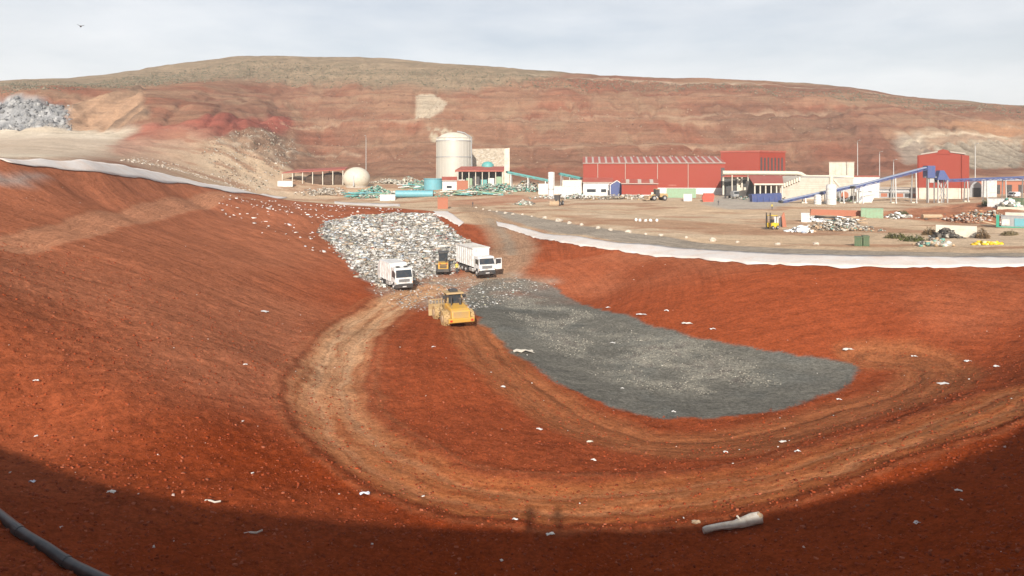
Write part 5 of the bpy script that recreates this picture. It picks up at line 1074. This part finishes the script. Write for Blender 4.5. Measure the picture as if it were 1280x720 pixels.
for a in ((329,389,15,4,'long white torn sheet lying alone on the middle of the left bank','plas',None,-0.35),(306,456,6,4,'small white scrap low on the left bank near the haul road','plas'),(456,621,13,8,'bluish white plastic bag at the outer edge of the haul road','pblue'),
          (45,477,7,5,'white scrap near the left edge above the shadow, topmost of three','plas'),(45,543,4,4,'small white scrap just above the shadow edge at far left','plas'),(40,599,8,6,'pale pinkish scrap in the shadow above the black pipe','pblue'),
          (139,614,11,5,'pale flat scrap in the shadow between pipe and stick','dwhite'),(1179,479,14,3,'long thin white strip on the right end of the inner track','plas',None,0.2),(997,567,8,7,'white crumpled bag on the near side of the haul road right of the centre','plas'),
          (907,566,6,5,'small white scrap beside the inner track below the gravel','plas'),(802,394,13,4,'long white sheet at the far foot of the right bank','plas',None,-0.1),(859,405,13,4,'pale flat sheet at the foot of the right bank, right of the longer one','dwhite',None,-0.1),
          (891,412,7,4,'white scrap at the gravel edge right of the two sheets','plas'),(1060,438,14,6,'crumpled grey white sheet at the right foot of the far bank','dwhite'),(737,553,9,5,'mixed yellowish scraps on the inner track below the gravel','cream'),(742,577,7,5,'pale scrap on the red strip below the coloured scraps','dwhite'),
          (629,485,6,5,'white scrap on the inner mound beside the track','plas'),(674,538,8,3,'thin white strip on the red mound left of the coloured scraps','plas',None,-0.5),(842,516,5,4,'small white scrap on the near edge of the gravel','plas'),(778,486,4,3,'tiny white scrap on the dark near gravel','plas'),
          (766,429,6,3,'tiny white scrap on the stony middle of the gravel','plas'),(654,441,26,9,'flat pale grey slab lying on the near gravel below the compactor','lconc',None,0.0),(644,655,7,5,'white scrap on the road beside the shadow of the photographer','plas'),(688,672,11,5,'crumpled pale paper in the shade just below the two shadows','dwhite'),
          (1146,655,8,7,'white scrap in the deep shade of the right bank','plas'),(1198,616,9,5,'pale scrap in shade high on the right bank','dwhite'),(1246,459,7,5,'small white scrap at the far right above the haul road','plas'),(1210,452,9,5,'white scrap right of the inner track end','plas'),
          (1049,500,6,5,'white scrap at the right tip of the gravel','plas'),(979,550,10,4,'flat pale strip between inner track and haul road','dwhite'),(1143,445,7,4,'white scrap at the foot of the far right bank','plas'),(760,385,6,4,'white scrap at the top edge of the gravel','plas'),(833,389,6,4,'small white scrap partway up the far bank','plas'),
          (542,435,5,4,'white scrap on the red mound below the compactor','plas')): litter(*a)
# sticks in the shade
for px, py, L_, rz, lab in ((265,629,22,-0.35,'thin pale stick lying in the shade left of the photo centre'),(316,667,22,0.1,'short pale curved stick in the shade below the thinner one')):
    b = GG(px, py); l = L_*b.y/FPX/2; o = MB().tube([(-l,0,0.05),(-l*0.3,0.03,0.07),(l*0.4,0.0,0.06),(l,0.10,0.09)], 0.035, 6).build('stick', M['wood'], None, loc=b, rot=(0,0,rz)); tag(o, lab, 'stick')
# the wrapped log
a = GG(880,668); c = GG(952,654); v = c-a; p = thing('log', 'bleached grey log thicker and earthy at one end lying at the shadow edge', 'log', a)
d = v.normalized(); sx = d.cross(Vector((0,0,1))).normalized(); up = sx.cross(d); L_ = v.length; rings = []; n = 12; prof = [(0,0.13),(0.06,0.16),(0.15,0.145),(0.3,0.15),(0.45,0.165),(0.55,0.16),(0.62,0.19),(0.7,0.20),(0.85,0.22),(1.0,0.21)]
m = MB(); vv = []
rr = random.Random(3)
for t, r in prof:
    for i in range(n):
        an = 2*math.pi*i/n; k = r*(1+0.12*math.sin(2*an+t*3)+rr.uniform(-0.05,0.05)); vv.append(d*(t*L_)+sx*math.cos(an)*k+up*(math.sin(an)*k+0.20+0.03*math.sin(t*9)))
m.add(vv, [(i*n+j, i*n+(j+1) % n, (i+1)*n+(j+1) % n, (i+1)*n+j) for i in range(len(prof)-1) for j in range(n)]+[tuple(range(n-1,-1,-1)), tuple(range((len(prof)-1)*n, len(prof)*n))])
m.build('trunk', M['wood'], p, smooth=True)
MB().blob(d*(L_*0.97)+up*0.2, 0.24, 4, 2, 0.2, (0.8,0.8,0.9)).build('root_end', M['tan'], p)
MB().bar(d*(L_*0.64)+up*0.30, d*(L_*0.60)+up*0.52+sx*0.05, 0.07).build('branch_stub', M['wood'], p)
b = GG(870,658); o = MB().blob((0,0,0.05), 0.15, 8, 2, 0.3, (1.2,0.8,0.5)).build('earth_lump', M['tan'], None, loc=b); tag(o, 'rusty lump of earth and paper at the thin end of the log', 'lump')
# black pipe at the lower left
path = [GG(*q)+Vector((0,0,0.17)) for q in ((0,645),(20,663),(40,678),(60,691),(80,704),(100,716))]
e0 = path[0]+(path[0]-path[1])*3; e0.z = ground(e0.x, e0.y)+0.17; e1 = path[-1]+(path[-1]-path[-2])*3; e1.z = ground(e1.x, e1.y)+0.17; e2 = path[-1]+(path[-1]-path[-2])*7; e2.z = ground(e2.x, e2.y)+0.17
pth3 = [Vector((*q, 0)) for q in smooth(np.array([tuple(q)[:2] for q in [e0]+path+[e1, e2]]), 4)]
zs_ = np.convolve(np.pad([ground(q.x, q.y) for q in pth3], 4, mode='edge'), np.ones(9)/9, 'valid')
for q, z_ in zip(pth3, zs_): q.z = float(z_)+0.125
p = thing('drain_pipe', 'thick black plastic pipe running down the bank at the lower left corner', 'pipe', pth3[0])
MB().tube([q-pth3[0] for q in pth3], 0.135, 14).build('tube', M['pipe'], p, smooth=True)
for k in (8, 20): 
    if k+1 < len(pth3): MB().cyl(pth3[k]-pth3[0], pth3[k+1]-pth3[0], 0.147, n=14).build('weld_joint', M['pipe'], p)

# ------------------------------------------------------------------ boulders along the rim road
def boulder(px, py, r, label, group, seed):
    b = GG(px, py); o = MB().blob((0,0,r*0.35), r, seed, 2, 0.22, (1.15,0.9,0.75)).build('boulder', M['stone'], None, loc=b); return tag(o, label, 'boulder', group)
lab = {699:'largest pale boulder of the roadside row left of centre', 785:'pale boulder with a flat top by the bend of the rim road', 891:'big white boulder alone at the roadside in front of the red skip', 972:'low white boulder broken in two by the rim road below the forklift'}
for i, (px, py, r) in enumerate(((595,260,.55),(604,262,.5),(612,263,.55),(621,265,.5),(632,267,.7),(641,268,.6),(653,269,.6),(665,271,.5),(681,273,.8),(699,277,1.1),(712,280,.8),(727,282,.7),(748,286,.7),(763,288,.6),(785,290,.8),(807,293,.45),(826,295,.6),(858,298,.5),(891,301,.9),(922,303,.5),(972,306,.6),(1020,307,.6))):
    boulder(px, py, r*0.62, lab.get(px, ORD[i]+'pale boulder from the left in the row edging the gravel rim road'), 'boulders along the rim road', i+3)
for i, px in enumerate((795,800,807,813,821)):
    b = GG(px, 277); o = MB().blob((0,0,0.25), 0.38, i, 2, 0.15, (1,0.8,1.0)).build('white_bag', M['plas'], None, smooth=True, loc=b); tag(o, ORD[i]+'small white sack from the left in the short row below the huts', 'bag', 'white sacks in a short row')

# ------------------------------------------------------------------ scrap heaps in the yard
def heap(px0, px1, yt, yb, pal, label, n=260, sz=(0.25,0.9), cat='heap', D=None, name='scrap_heap'):
    b, s, wd = span(px0, px1, yb, D); h = max(0.5, (yb-yt)*s*0.8); u = rng.normal(0, 0.36, n).clip(-1, 1); w_ = rng.uniform(-1, 1, n)
    x = b.x+u*wd/2; yv = b.y+2+w_*min(4.0, wd*0.3); top = h*(1-u*u)*(1-0.6*w_*w_)*(0.7+0.5*vnoise(u*4+px0, w_*2)); z = gvec(x, yv)+top*rng.random(n)**0.5
    o = bits_mesh(name, np.stack([x, yv, z], -1), rng.uniform(*sz, n), pick(pal, n), SCR, 0.45); return tag(o, label, cat, kind='stuff')
SC = [(0.30,0.27,0.22,3),(0.45,0.42,0.36,3),(0.16,0.14,0.12,2),(0.62,0.60,0.55,1.5),(0.15,0.33,0.28,1)]; WH = [(0.78,0.77,0.75,5),(0.5,0.5,0.52,1),(0.35,0.42,0.55,1)]; GR = [(0.12,0.32,0.27,5),(0.25,0.42,0.33,3),(0.5,0.47,0.4,2)]; DK = [(0.05,0.045,0.04,4),(0.14,0.12,0.10,3),(0.4,0.37,0.32,1)]
def pipes(px0, px1, yb, D, n, mats, label, seed):
    b, s_, wd = span(px0, px1, yb, D); r = random.Random(seed); p = thing('pipe_stack', label, 'pipes', b)
    for k in range(n):
        x = r.uniform(-0.5, 0.5)*wd; y = r.uniform(-3, 3); a = r.uniform(-0.5, 0.5); l = r.uniform(1.5, 4.5); z = r.uniform(0.2, 1.6); t = r.uniform(-0.18, 0.18)
        MB().cyl((x-l*math.cos(a),y-l*math.sin(a),z-l*t),(x+l*math.cos(a),y+l*math.sin(a),z+l*t), r.uniform(0.10,0.28), n=7).build('pipe', M[mats[k % len(mats)]], p)
pipes(440, 500, 243, 272, 34, ('teal','teal','tealb','green'), 'tangle of teal pipes between the gas holder and the long drum', 1)
pipes(556, 625, 245, 262, 30, ('green','teal','tan','dwhite'), 'mixed green and pale pipes in front of the sorting canopy', 2)
pipes(505, 545, 232, 290, 18, ('green','teal','weld'), 'short green pipes left of the round tank', 3)
pipes(1035, 1078, 281, None, 14, ('weld','tan','dark'), 'bent scrap tubes in the long scrap pile', 4)
heap(560, 700, 226, 238, SC+GR, 'belt of mixed scrap between the sorting canopy and the standpipe', 900, D=276)
heap(1000, 1110, 276, 288, SC+[(0.5,0.35,0.22,4)], 'low scattered rubble across the yard before the scrap pile', 420, (0.15,0.5))
heap(1200, 1282, 262, 272, SC+[(0.4,0.2,0.1,4)], 'rough rubble along the red bank below the white cabin', 420, (0.2,0.7))
heap(430, 560, 237, 248, GR+SC, 'greenish clutter around the long teal drum', 700, (0.25,1.0), D=268)
heap(660, 760, 236, 246, SC+WH[:1], 'grey clutter in front of the white boxes', 420, (0.25,0.8), D=244)
heap(900, 1000, 244, 252, SC, 'small debris on the paved yard edge', 160, (0.2,0.6), D=236)
heap(438, 492, 232, 244, GR, 'tangled green pipes and scrap left of the teal drum', 420, D=278)
heap(500, 545, 226, 238, GR+SC[:2], 'greenish scrap between the gas holder and the round tank', 260, D=296)
heap(452, 545, 214, 226, [(0.5,0.46,0.38,3),(0.4,0.36,0.3,3),(0.3,0.34,0.28,1)], 'pale rubble strewn along the hill foot behind the gas holder', 420, (0.4,1.3), D=318)
heap(545, 640, 235, 248, SC+GR, 'mixed scrap metal spread in front of the sorting canopy', 620, D=262)
heap(366, 440, 233, 247, [(0.55,0.5,0.43,4),(0.42,0.36,0.29,3),(0.3,0.25,0.2,2)], 'pale rubble before the open shed', 360, (0.3,0.9), D=280)
heap(632, 690, 220, 236, SC+[(0.6,0.4,0.1,.4)], 'grey scrap under the teal conveyor', 420, D=278)
heap(640, 672, 250, 258, SC, 'low grey rubble bank left of the tan loader', 220, D=216)
heap(720, 830, 240, 249, [(0.55,0.5,0.43,3),(0.3,0.27,0.22,3),(0.5,0.33,0.15,1)], 'low clutter along the front of the huts', 420, (0.25,0.8), D=240)
heap(990, 1021, 278, 291, WH, 'heap of white and bluish bags near the yellow forklift', 260, (0.25,0.75))
heap(1012, 1038, 269, 278, WH, 'low pile of white sacks behind the bluish bag heap', 160, (0.3,0.8))
heap(1034, 1080, 270, 283, SC+DK+WH[:1], 'long grey scrap pile right of the white sacks', 420, (0.25,0.8))
heap(1113, 1150, 264, 273, WH[:1]+SC[:2], 'row of dirty white sacks on the yard left of the red bank', 230, (0.3,0.8))
heap(1174, 1208, 286, 299, DK, 'dark heap of old tyres and hoses before the concrete slab', 260, (0.3,0.9))
heap(1153, 1200, 295, 309, SC+[(0.5,0.35,0.22,2)], 'brown rubble heap beside the rim road near the tyres', 300, (0.25,0.8))
heap(1180, 1250, 266, 277, [(0.65,0.62,0.56,3),(0.35,0.16,0.09,5),(0.45,0.3,0.2,2)], 'stony litter at the foot of the red bank', 260, (0.2,0.6))
heap(1232, 1262, 300, 307, [(0.75,0.50,0.03,6),(0.7,0.6,0.3,1)], 'low pile of bright yellow sheeting by the rim road at right', 120, (0.3,0.8))
heap(1255, 1282, 246, 262, SC+WH[:1]+GR[:1], 'jumble of parked scrap behind the right hand slabs', 260, (0.5,1.3))
# loose rock on the hill, scrub on its crown
def strew(name, label, P, n, sz, pal, mat=CLOD, flat=0.8, cat='rocks'):
    x, y, d = inside(P, n); o = bits_mesh(name, np.stack([x, y, gvec(x, y)], -1), sz[0]+(sz[1]-sz[0])*rng.random(len(x))**3, pick(pal, len(x)), mat, flat); return tag(o, label, cat, kind='stuff')
strew('quarry_blocks', 'grey and white broken rock blocks on the quarry cliff at far left', poly((0,122),(60,122),(92,132),(90,157),(0,160), extra=((-290,330),)), 800, (0.4,2.2), [(0.26,0.26,0.26,4),(0.36,0.355,0.35,1.5),(0.18,0.18,0.185,3)], flat=0.9)
strew('debris_stones', 'pale stones and debris covering the mound left of the open shed', poly((262,172),(310,161),(366,163),(372,190),(350,215),(330,237),(280,224),(250,195)), 1500, (0.2,0.9), [(0.38,0.32,0.25,4),(0.27,0.18,0.12,5),(0.5,0.46,0.4,.6),(0.12,0.11,0.07,1)])
strew('verge_stones', 'line of pale rubble behind the left liner strip', poly((150,201),(230,216),(330,238),(345,232),(250,212),(165,195)), 900, (0.15,0.7), [(0.5,0.44,0.37,4),(0.35,0.26,0.19,3)])
strew('hill_stones', 'loose stones scattered over the terraced red hill face', poly((300,140),(520,100),(760,112),(1000,112),(1060,150),(1040,200),(640,205),(400,205)), 2600, (0.2,0.9), [(0.33,0.23,0.16,4),(0.16,0.08,0.055,4),(0.24,0.14,0.1,3)])
strew('hill_scrub', 'low dark scrub and stones dotting the crown of the hill', poly((0,106),(100,102),(200,90),(320,77),(640,92),(900,104),(1100,119),(1279,137),(1279,145),(1080,128),(900,112),(640,108),(300,98),(100,112),(0,120)), 14000, (0.35,1.3), [(0.11,0.10,0.06,5),(0.14,0.12,0.075,4),(0.22,0.18,0.125,3)], LEAF, 0.6, 'scrub')
# countable yard things on the right
def block(name, label, cat, px0, px1, yt, yb, mat, depth=1.2, rz=0, cap=None, D=None):
    b, s, wd = span(px0, px1, yb, D); h = max(0.3, ztop(yt, b.y)-b.z); fa = math.atan((px0+px1-2*CX)/2/FPX); wd *= math.cos(fa); p = thing(name, label, cat, b, rz-fa); r = random.Random(px0)
    MB().hexa([(-wd/2,0,-0.3),(wd/2,0,-0.3),(wd/2,depth,-0.3),(-wd/2,depth,-0.3),(-wd/2*r.uniform(.93,1),0.05,h),(wd/2*r.uniform(.93,1),0.05,h*r.uniform(.9,1.02)),(wd/2,depth,h*r.uniform(.9,1.02)),(-wd/2,depth,h)]).build('slab', M[mat], p, 0.04)
    if cap: part('cap', cap, p, -wd/2-0.05, wd/2+0.05, -0.06, depth+0.06, h*0.98, h*0.98+0.12)
    return p
block('concrete_wall', 'long pale concrete slab wall standing behind the tyre heap', 'wall', 1169, 1221, 282, 296, 'lconc', 0.8)
block('concrete_slab', 'pale slab stacked at right below the scrap jumble', 'slab', 1256, 1282, 266, 274, 'lconc', 2); block('concrete_slab', 'thin cream slab lying along the red bank top at the right edge', 'slab', 1246, 1282, 259, 263, 'cream', 2)
b, s, wd = span(1226, 1256, 284, None); o = MB().bar((-wd/2,0,1.3),(wd/2,1.0,0.3),0.9,0.25).build('beam', M['tan'], None, loc=b); tag(o, 'long pale beam leaning beside the green ended skip', 'beam')
p = container(1251, 1290, 271, 285, 'grey', 'grey and teal skip with an emerald green end post at the right edge', 2.6, name='waste_skip', cat='skip')
w2 = 39*p.location.y/FPX/2; hh = ztop(271, p.location.y)-p.location.z
part('end_post', 'emer', p, -w2-0.15, -w2+0.35, -0.12, 2.7, 0, hh+0.25); part('side_panel', 'tealb', p, -w2*0.1, w2*0.9, -0.10, -0.055, hh*0.15, hh*0.85); part('window_grid', 'dwhite', p, -w2*0.75, -w2*0.35, -0.10, -0.055, hh*0.2, hh*0.75); part('base_rail', 'emer', p, -w2, w2, -0.14, -0.06, 0, 0.22)
container(1234, 1261, 249, 260, 'white', 'long white cabin with weeds at its foot on the right bank', 3, name='site_cabin', cat='cabin')
container(1262, 1280, 248, 258, 'dgreen', 'dark green box behind the white cabin at the right edge', 3)
container(1076, 1104, 261, 272.5, 'green', 'faded green container with pale frame beside the scrap pile', 2.6)
container(1068, 1078, 297, 308, 'dgreen', 'dark green crate, left of the two by the rim road', 1.6, name='crate', cat='crate'); container(1079, 1087, 296, 308, 'dgreen', 'dark green crate with pale edge, right of the two by the rim road', 1.6, R(8), name='crate', cat='crate')
container(1001.5, 1012, 267, 278, 'white', 'upright white cabinet behind the bag heap', 1.4, name='cabinet', cat='cabinet')
container(968, 973, 272, 283, 'white', 'white fridge, left of the pair behind the forklift', 0.8, name='fridge', cat='appliance'); container(974, 979, 271.5, 283, 'white', 'white fridge, right of the pair behind the forklift', 0.8, name='fridge', cat='appliance')
b, s, wd = span(978, 984, 284); p = thing('scrap_sheet', 'leaning rusty red panel beside the fridges', 'panel', b, R(20)); MB().hexa([(-wd/2,0,-0.1),(wd/2,0,-0.1),(wd/2,0.15,-0.1),(-wd/2,0.15,-0.1),(-wd*0.1,0.7,2.2),(wd/2,0.7,3.0),(wd/2,0.85,3.0),(-wd*0.1,0.85,2.2)]).build('sheet', M['brick'], p); part('prop', 'dark', p, -0.05, 0.05, 0.85, 0.95, -0.1, 2.0)
block('low_brick_wall', 'low rust red wall running before the green container', 'wall', 1012, 1078, 262, 270, 'brick', 0.6)
tank_h(1155, 1178, 268, 274, 'tan', 'brown pipe section lying on the yard right of the white sacks', None, 'pipe_section')
# forklift
b = GG(963, 287); p = thing('forklift', 'small bright yellow forklift before the two fridges', 'forklift', b, R(-60)); p.scale = (1.25,)*3
MB().ext([(-0.2,0.3),(-0.2,1.0),(0.5,1.05),(1.3,0.95),(1.35,0.3)], -0.5, 0.5).build('body', M['byel'], p, 0.06); part('counterweight', 'dark', p, -0.48,0.48,1.2,1.5,0.3,0.9, bevel=0.05)
for x in (-0.45, 0.45):
    for y in (-0.2, 0.9): B(x-0.04,x+0.04,y-0.04,y+0.04,1.0,2.1).build('post', M['dark'], p)
    B(x*0.8-0.06,x*0.8+0.06,-0.55,-0.42,0.1,2.6).build('mast_rail', M['dark'], p); B(x*0.7-0.06,x*0.7+0.06,-1.6,-0.5,0.12,0.18).build('fork', M['dark'], p)
    for y in (-0.05, 1.0): wheel(p, x*1.1, y, 0.3, 0.2)
part('roof_guard', 'byel', p, -0.52,0.52,-0.3,1.0,2.1,2.18); part('seat', 'dark', p, -0.25,0.25,0.2,0.6,1.05,1.5)
# low dusty shrubs
def shrub(px, py, wpx, hpx, label, hue, seed):
    b = GG(px, py); s = b.y/FPX; r = np.random.default_rng(seed); p = thing('shrub', label, 'shrub', b); wx_ = wpx*s/2; h = hpx*s
    st = MB()
    for k in range(14):
        a = r.uniform(0, 6.28); rr_ = r.uniform(0.2, 0.8); st.cyl((0.2*wx_*math.cos(a),0.2*wx_*math.sin(a),-0.1),(wx_*rr_*math.cos(a),wx_*0.6*rr_*math.sin(a),h*r.uniform(0.5,0.9)),0.04,0.015,4)
    st.build('stem', M['wood'], p)
    n = 900; a = r.uniform(0, 6.28, n); q = r.random(n)**0.5; lump = 0.7+0.5*np.sin(3*a+seed)*np.cos(5*a)
    x = wx_*q*np.cos(a)*lump; y = wx_*0.6*q*np.sin(a); z = h*(1-q*q*0.8)*r.random(n)**0.6*lump
    o = bits_mesh('foliage', np.stack([x,y,z],-1), r.uniform(0.10,0.28,n), np.array(hue)*r.uniform(0.5,1.4,(n,1)), LEAF, 0.15); o.parent = p; o['kind'] = 'stuff'
for i, a in enumerate(((1120,297,26,8,'low dry green shrub at the left of the weedy patch',(0.12,0.11,0.04)),(1142,302,34,10,'widest green shrub of the weedy patch by the rim road',(0.10,0.11,0.035)),(1162,294,24,10,'brownish shrub touching the end of the concrete wall',(0.17,0.11,0.05)),(1228,298,24,14,'brown dead bush right of the tyre heap',(0.20,0.13,0.07)),
                       (1232,258,12,10,'green weeds at the left end of the long white cabin',(0.09,0.12,0.04)),(1255,262,16,5,'low weeds along the foot of the white cabin',(0.10,0.12,0.045)),(1128,268,14,5,'small weeds behind the row of sacks',(0.12,0.12,0.05)),(1262,294,20,6,'dry scrub below the green ended skip',(0.18,0.14,0.07)))): shrub(*a, i+20)
# bird
q = W(101, 33, 60); p = thing('bird', 'single dark bird high in the sky at upper left', 'bird', q, 0.6)
MB().blob((0,0,0), 0.10, 2, 2, 0.05, (0.7,2.2,0.7)).build('body', M['dark'], p, smooth=True)
for s_ in (-1, 1): MB().hexa([(0,-0.08,0.02),(0,0.1,0.02),(s_*0.28,0.08,0.14),(s_*0.30,-0.04,0.14),(0,-0.08,0.045),(0,0.1,0.045),(s_*0.28,0.08,0.15),(s_*0.30,-0.04,0.15)]).build('wing', M['dark'], p)
MB().hexa([(-0.03,0.18,0),(0.03,0.18,0),(0.07,0.36,0),(-0.07,0.36,0),(-0.03,0.18,0.02),(0.03,0.18,0.02),(0.07,0.36,0.01),(-0.07,0.36,0.01)]).build('tail', M['dark'], p)
# outer ground to the horizon
m = MB(); m.add([(-6000,-3000,-9),(6000,-3000,-9),(6000,7000,-9),(-6000,7000,-9)], [(0,1,2,3)]); o = m.build('ground', M['tan']); o['kind'] = 'structure'
# ------------------------------------------------------------------ dusty air
hz_ = bpy.data.materials.new('dusty_air'); hz_.use_nodes = True; t = hz_.node_tree; t.nodes.clear()
vo = nn(t, 'ShaderNodeVolumePrincipled'); vo.inputs['Color'].default_value = (0.93,0.93,0.94,1); vo.inputs['Density'].default_value = HAZE; vo.inputs['Anisotropy'].default_value = 0.0
t.links.new(vo.outputs[0], nn(t, 'ShaderNodeOutputMaterial').inputs['Volume'])
m = MB().box(-1520,1520,-60,1480,-12,190); o = m.build('haze', hz_); tag(o, 'pale dusty air over the whole pit and hill', 'haze', kind='stuff')
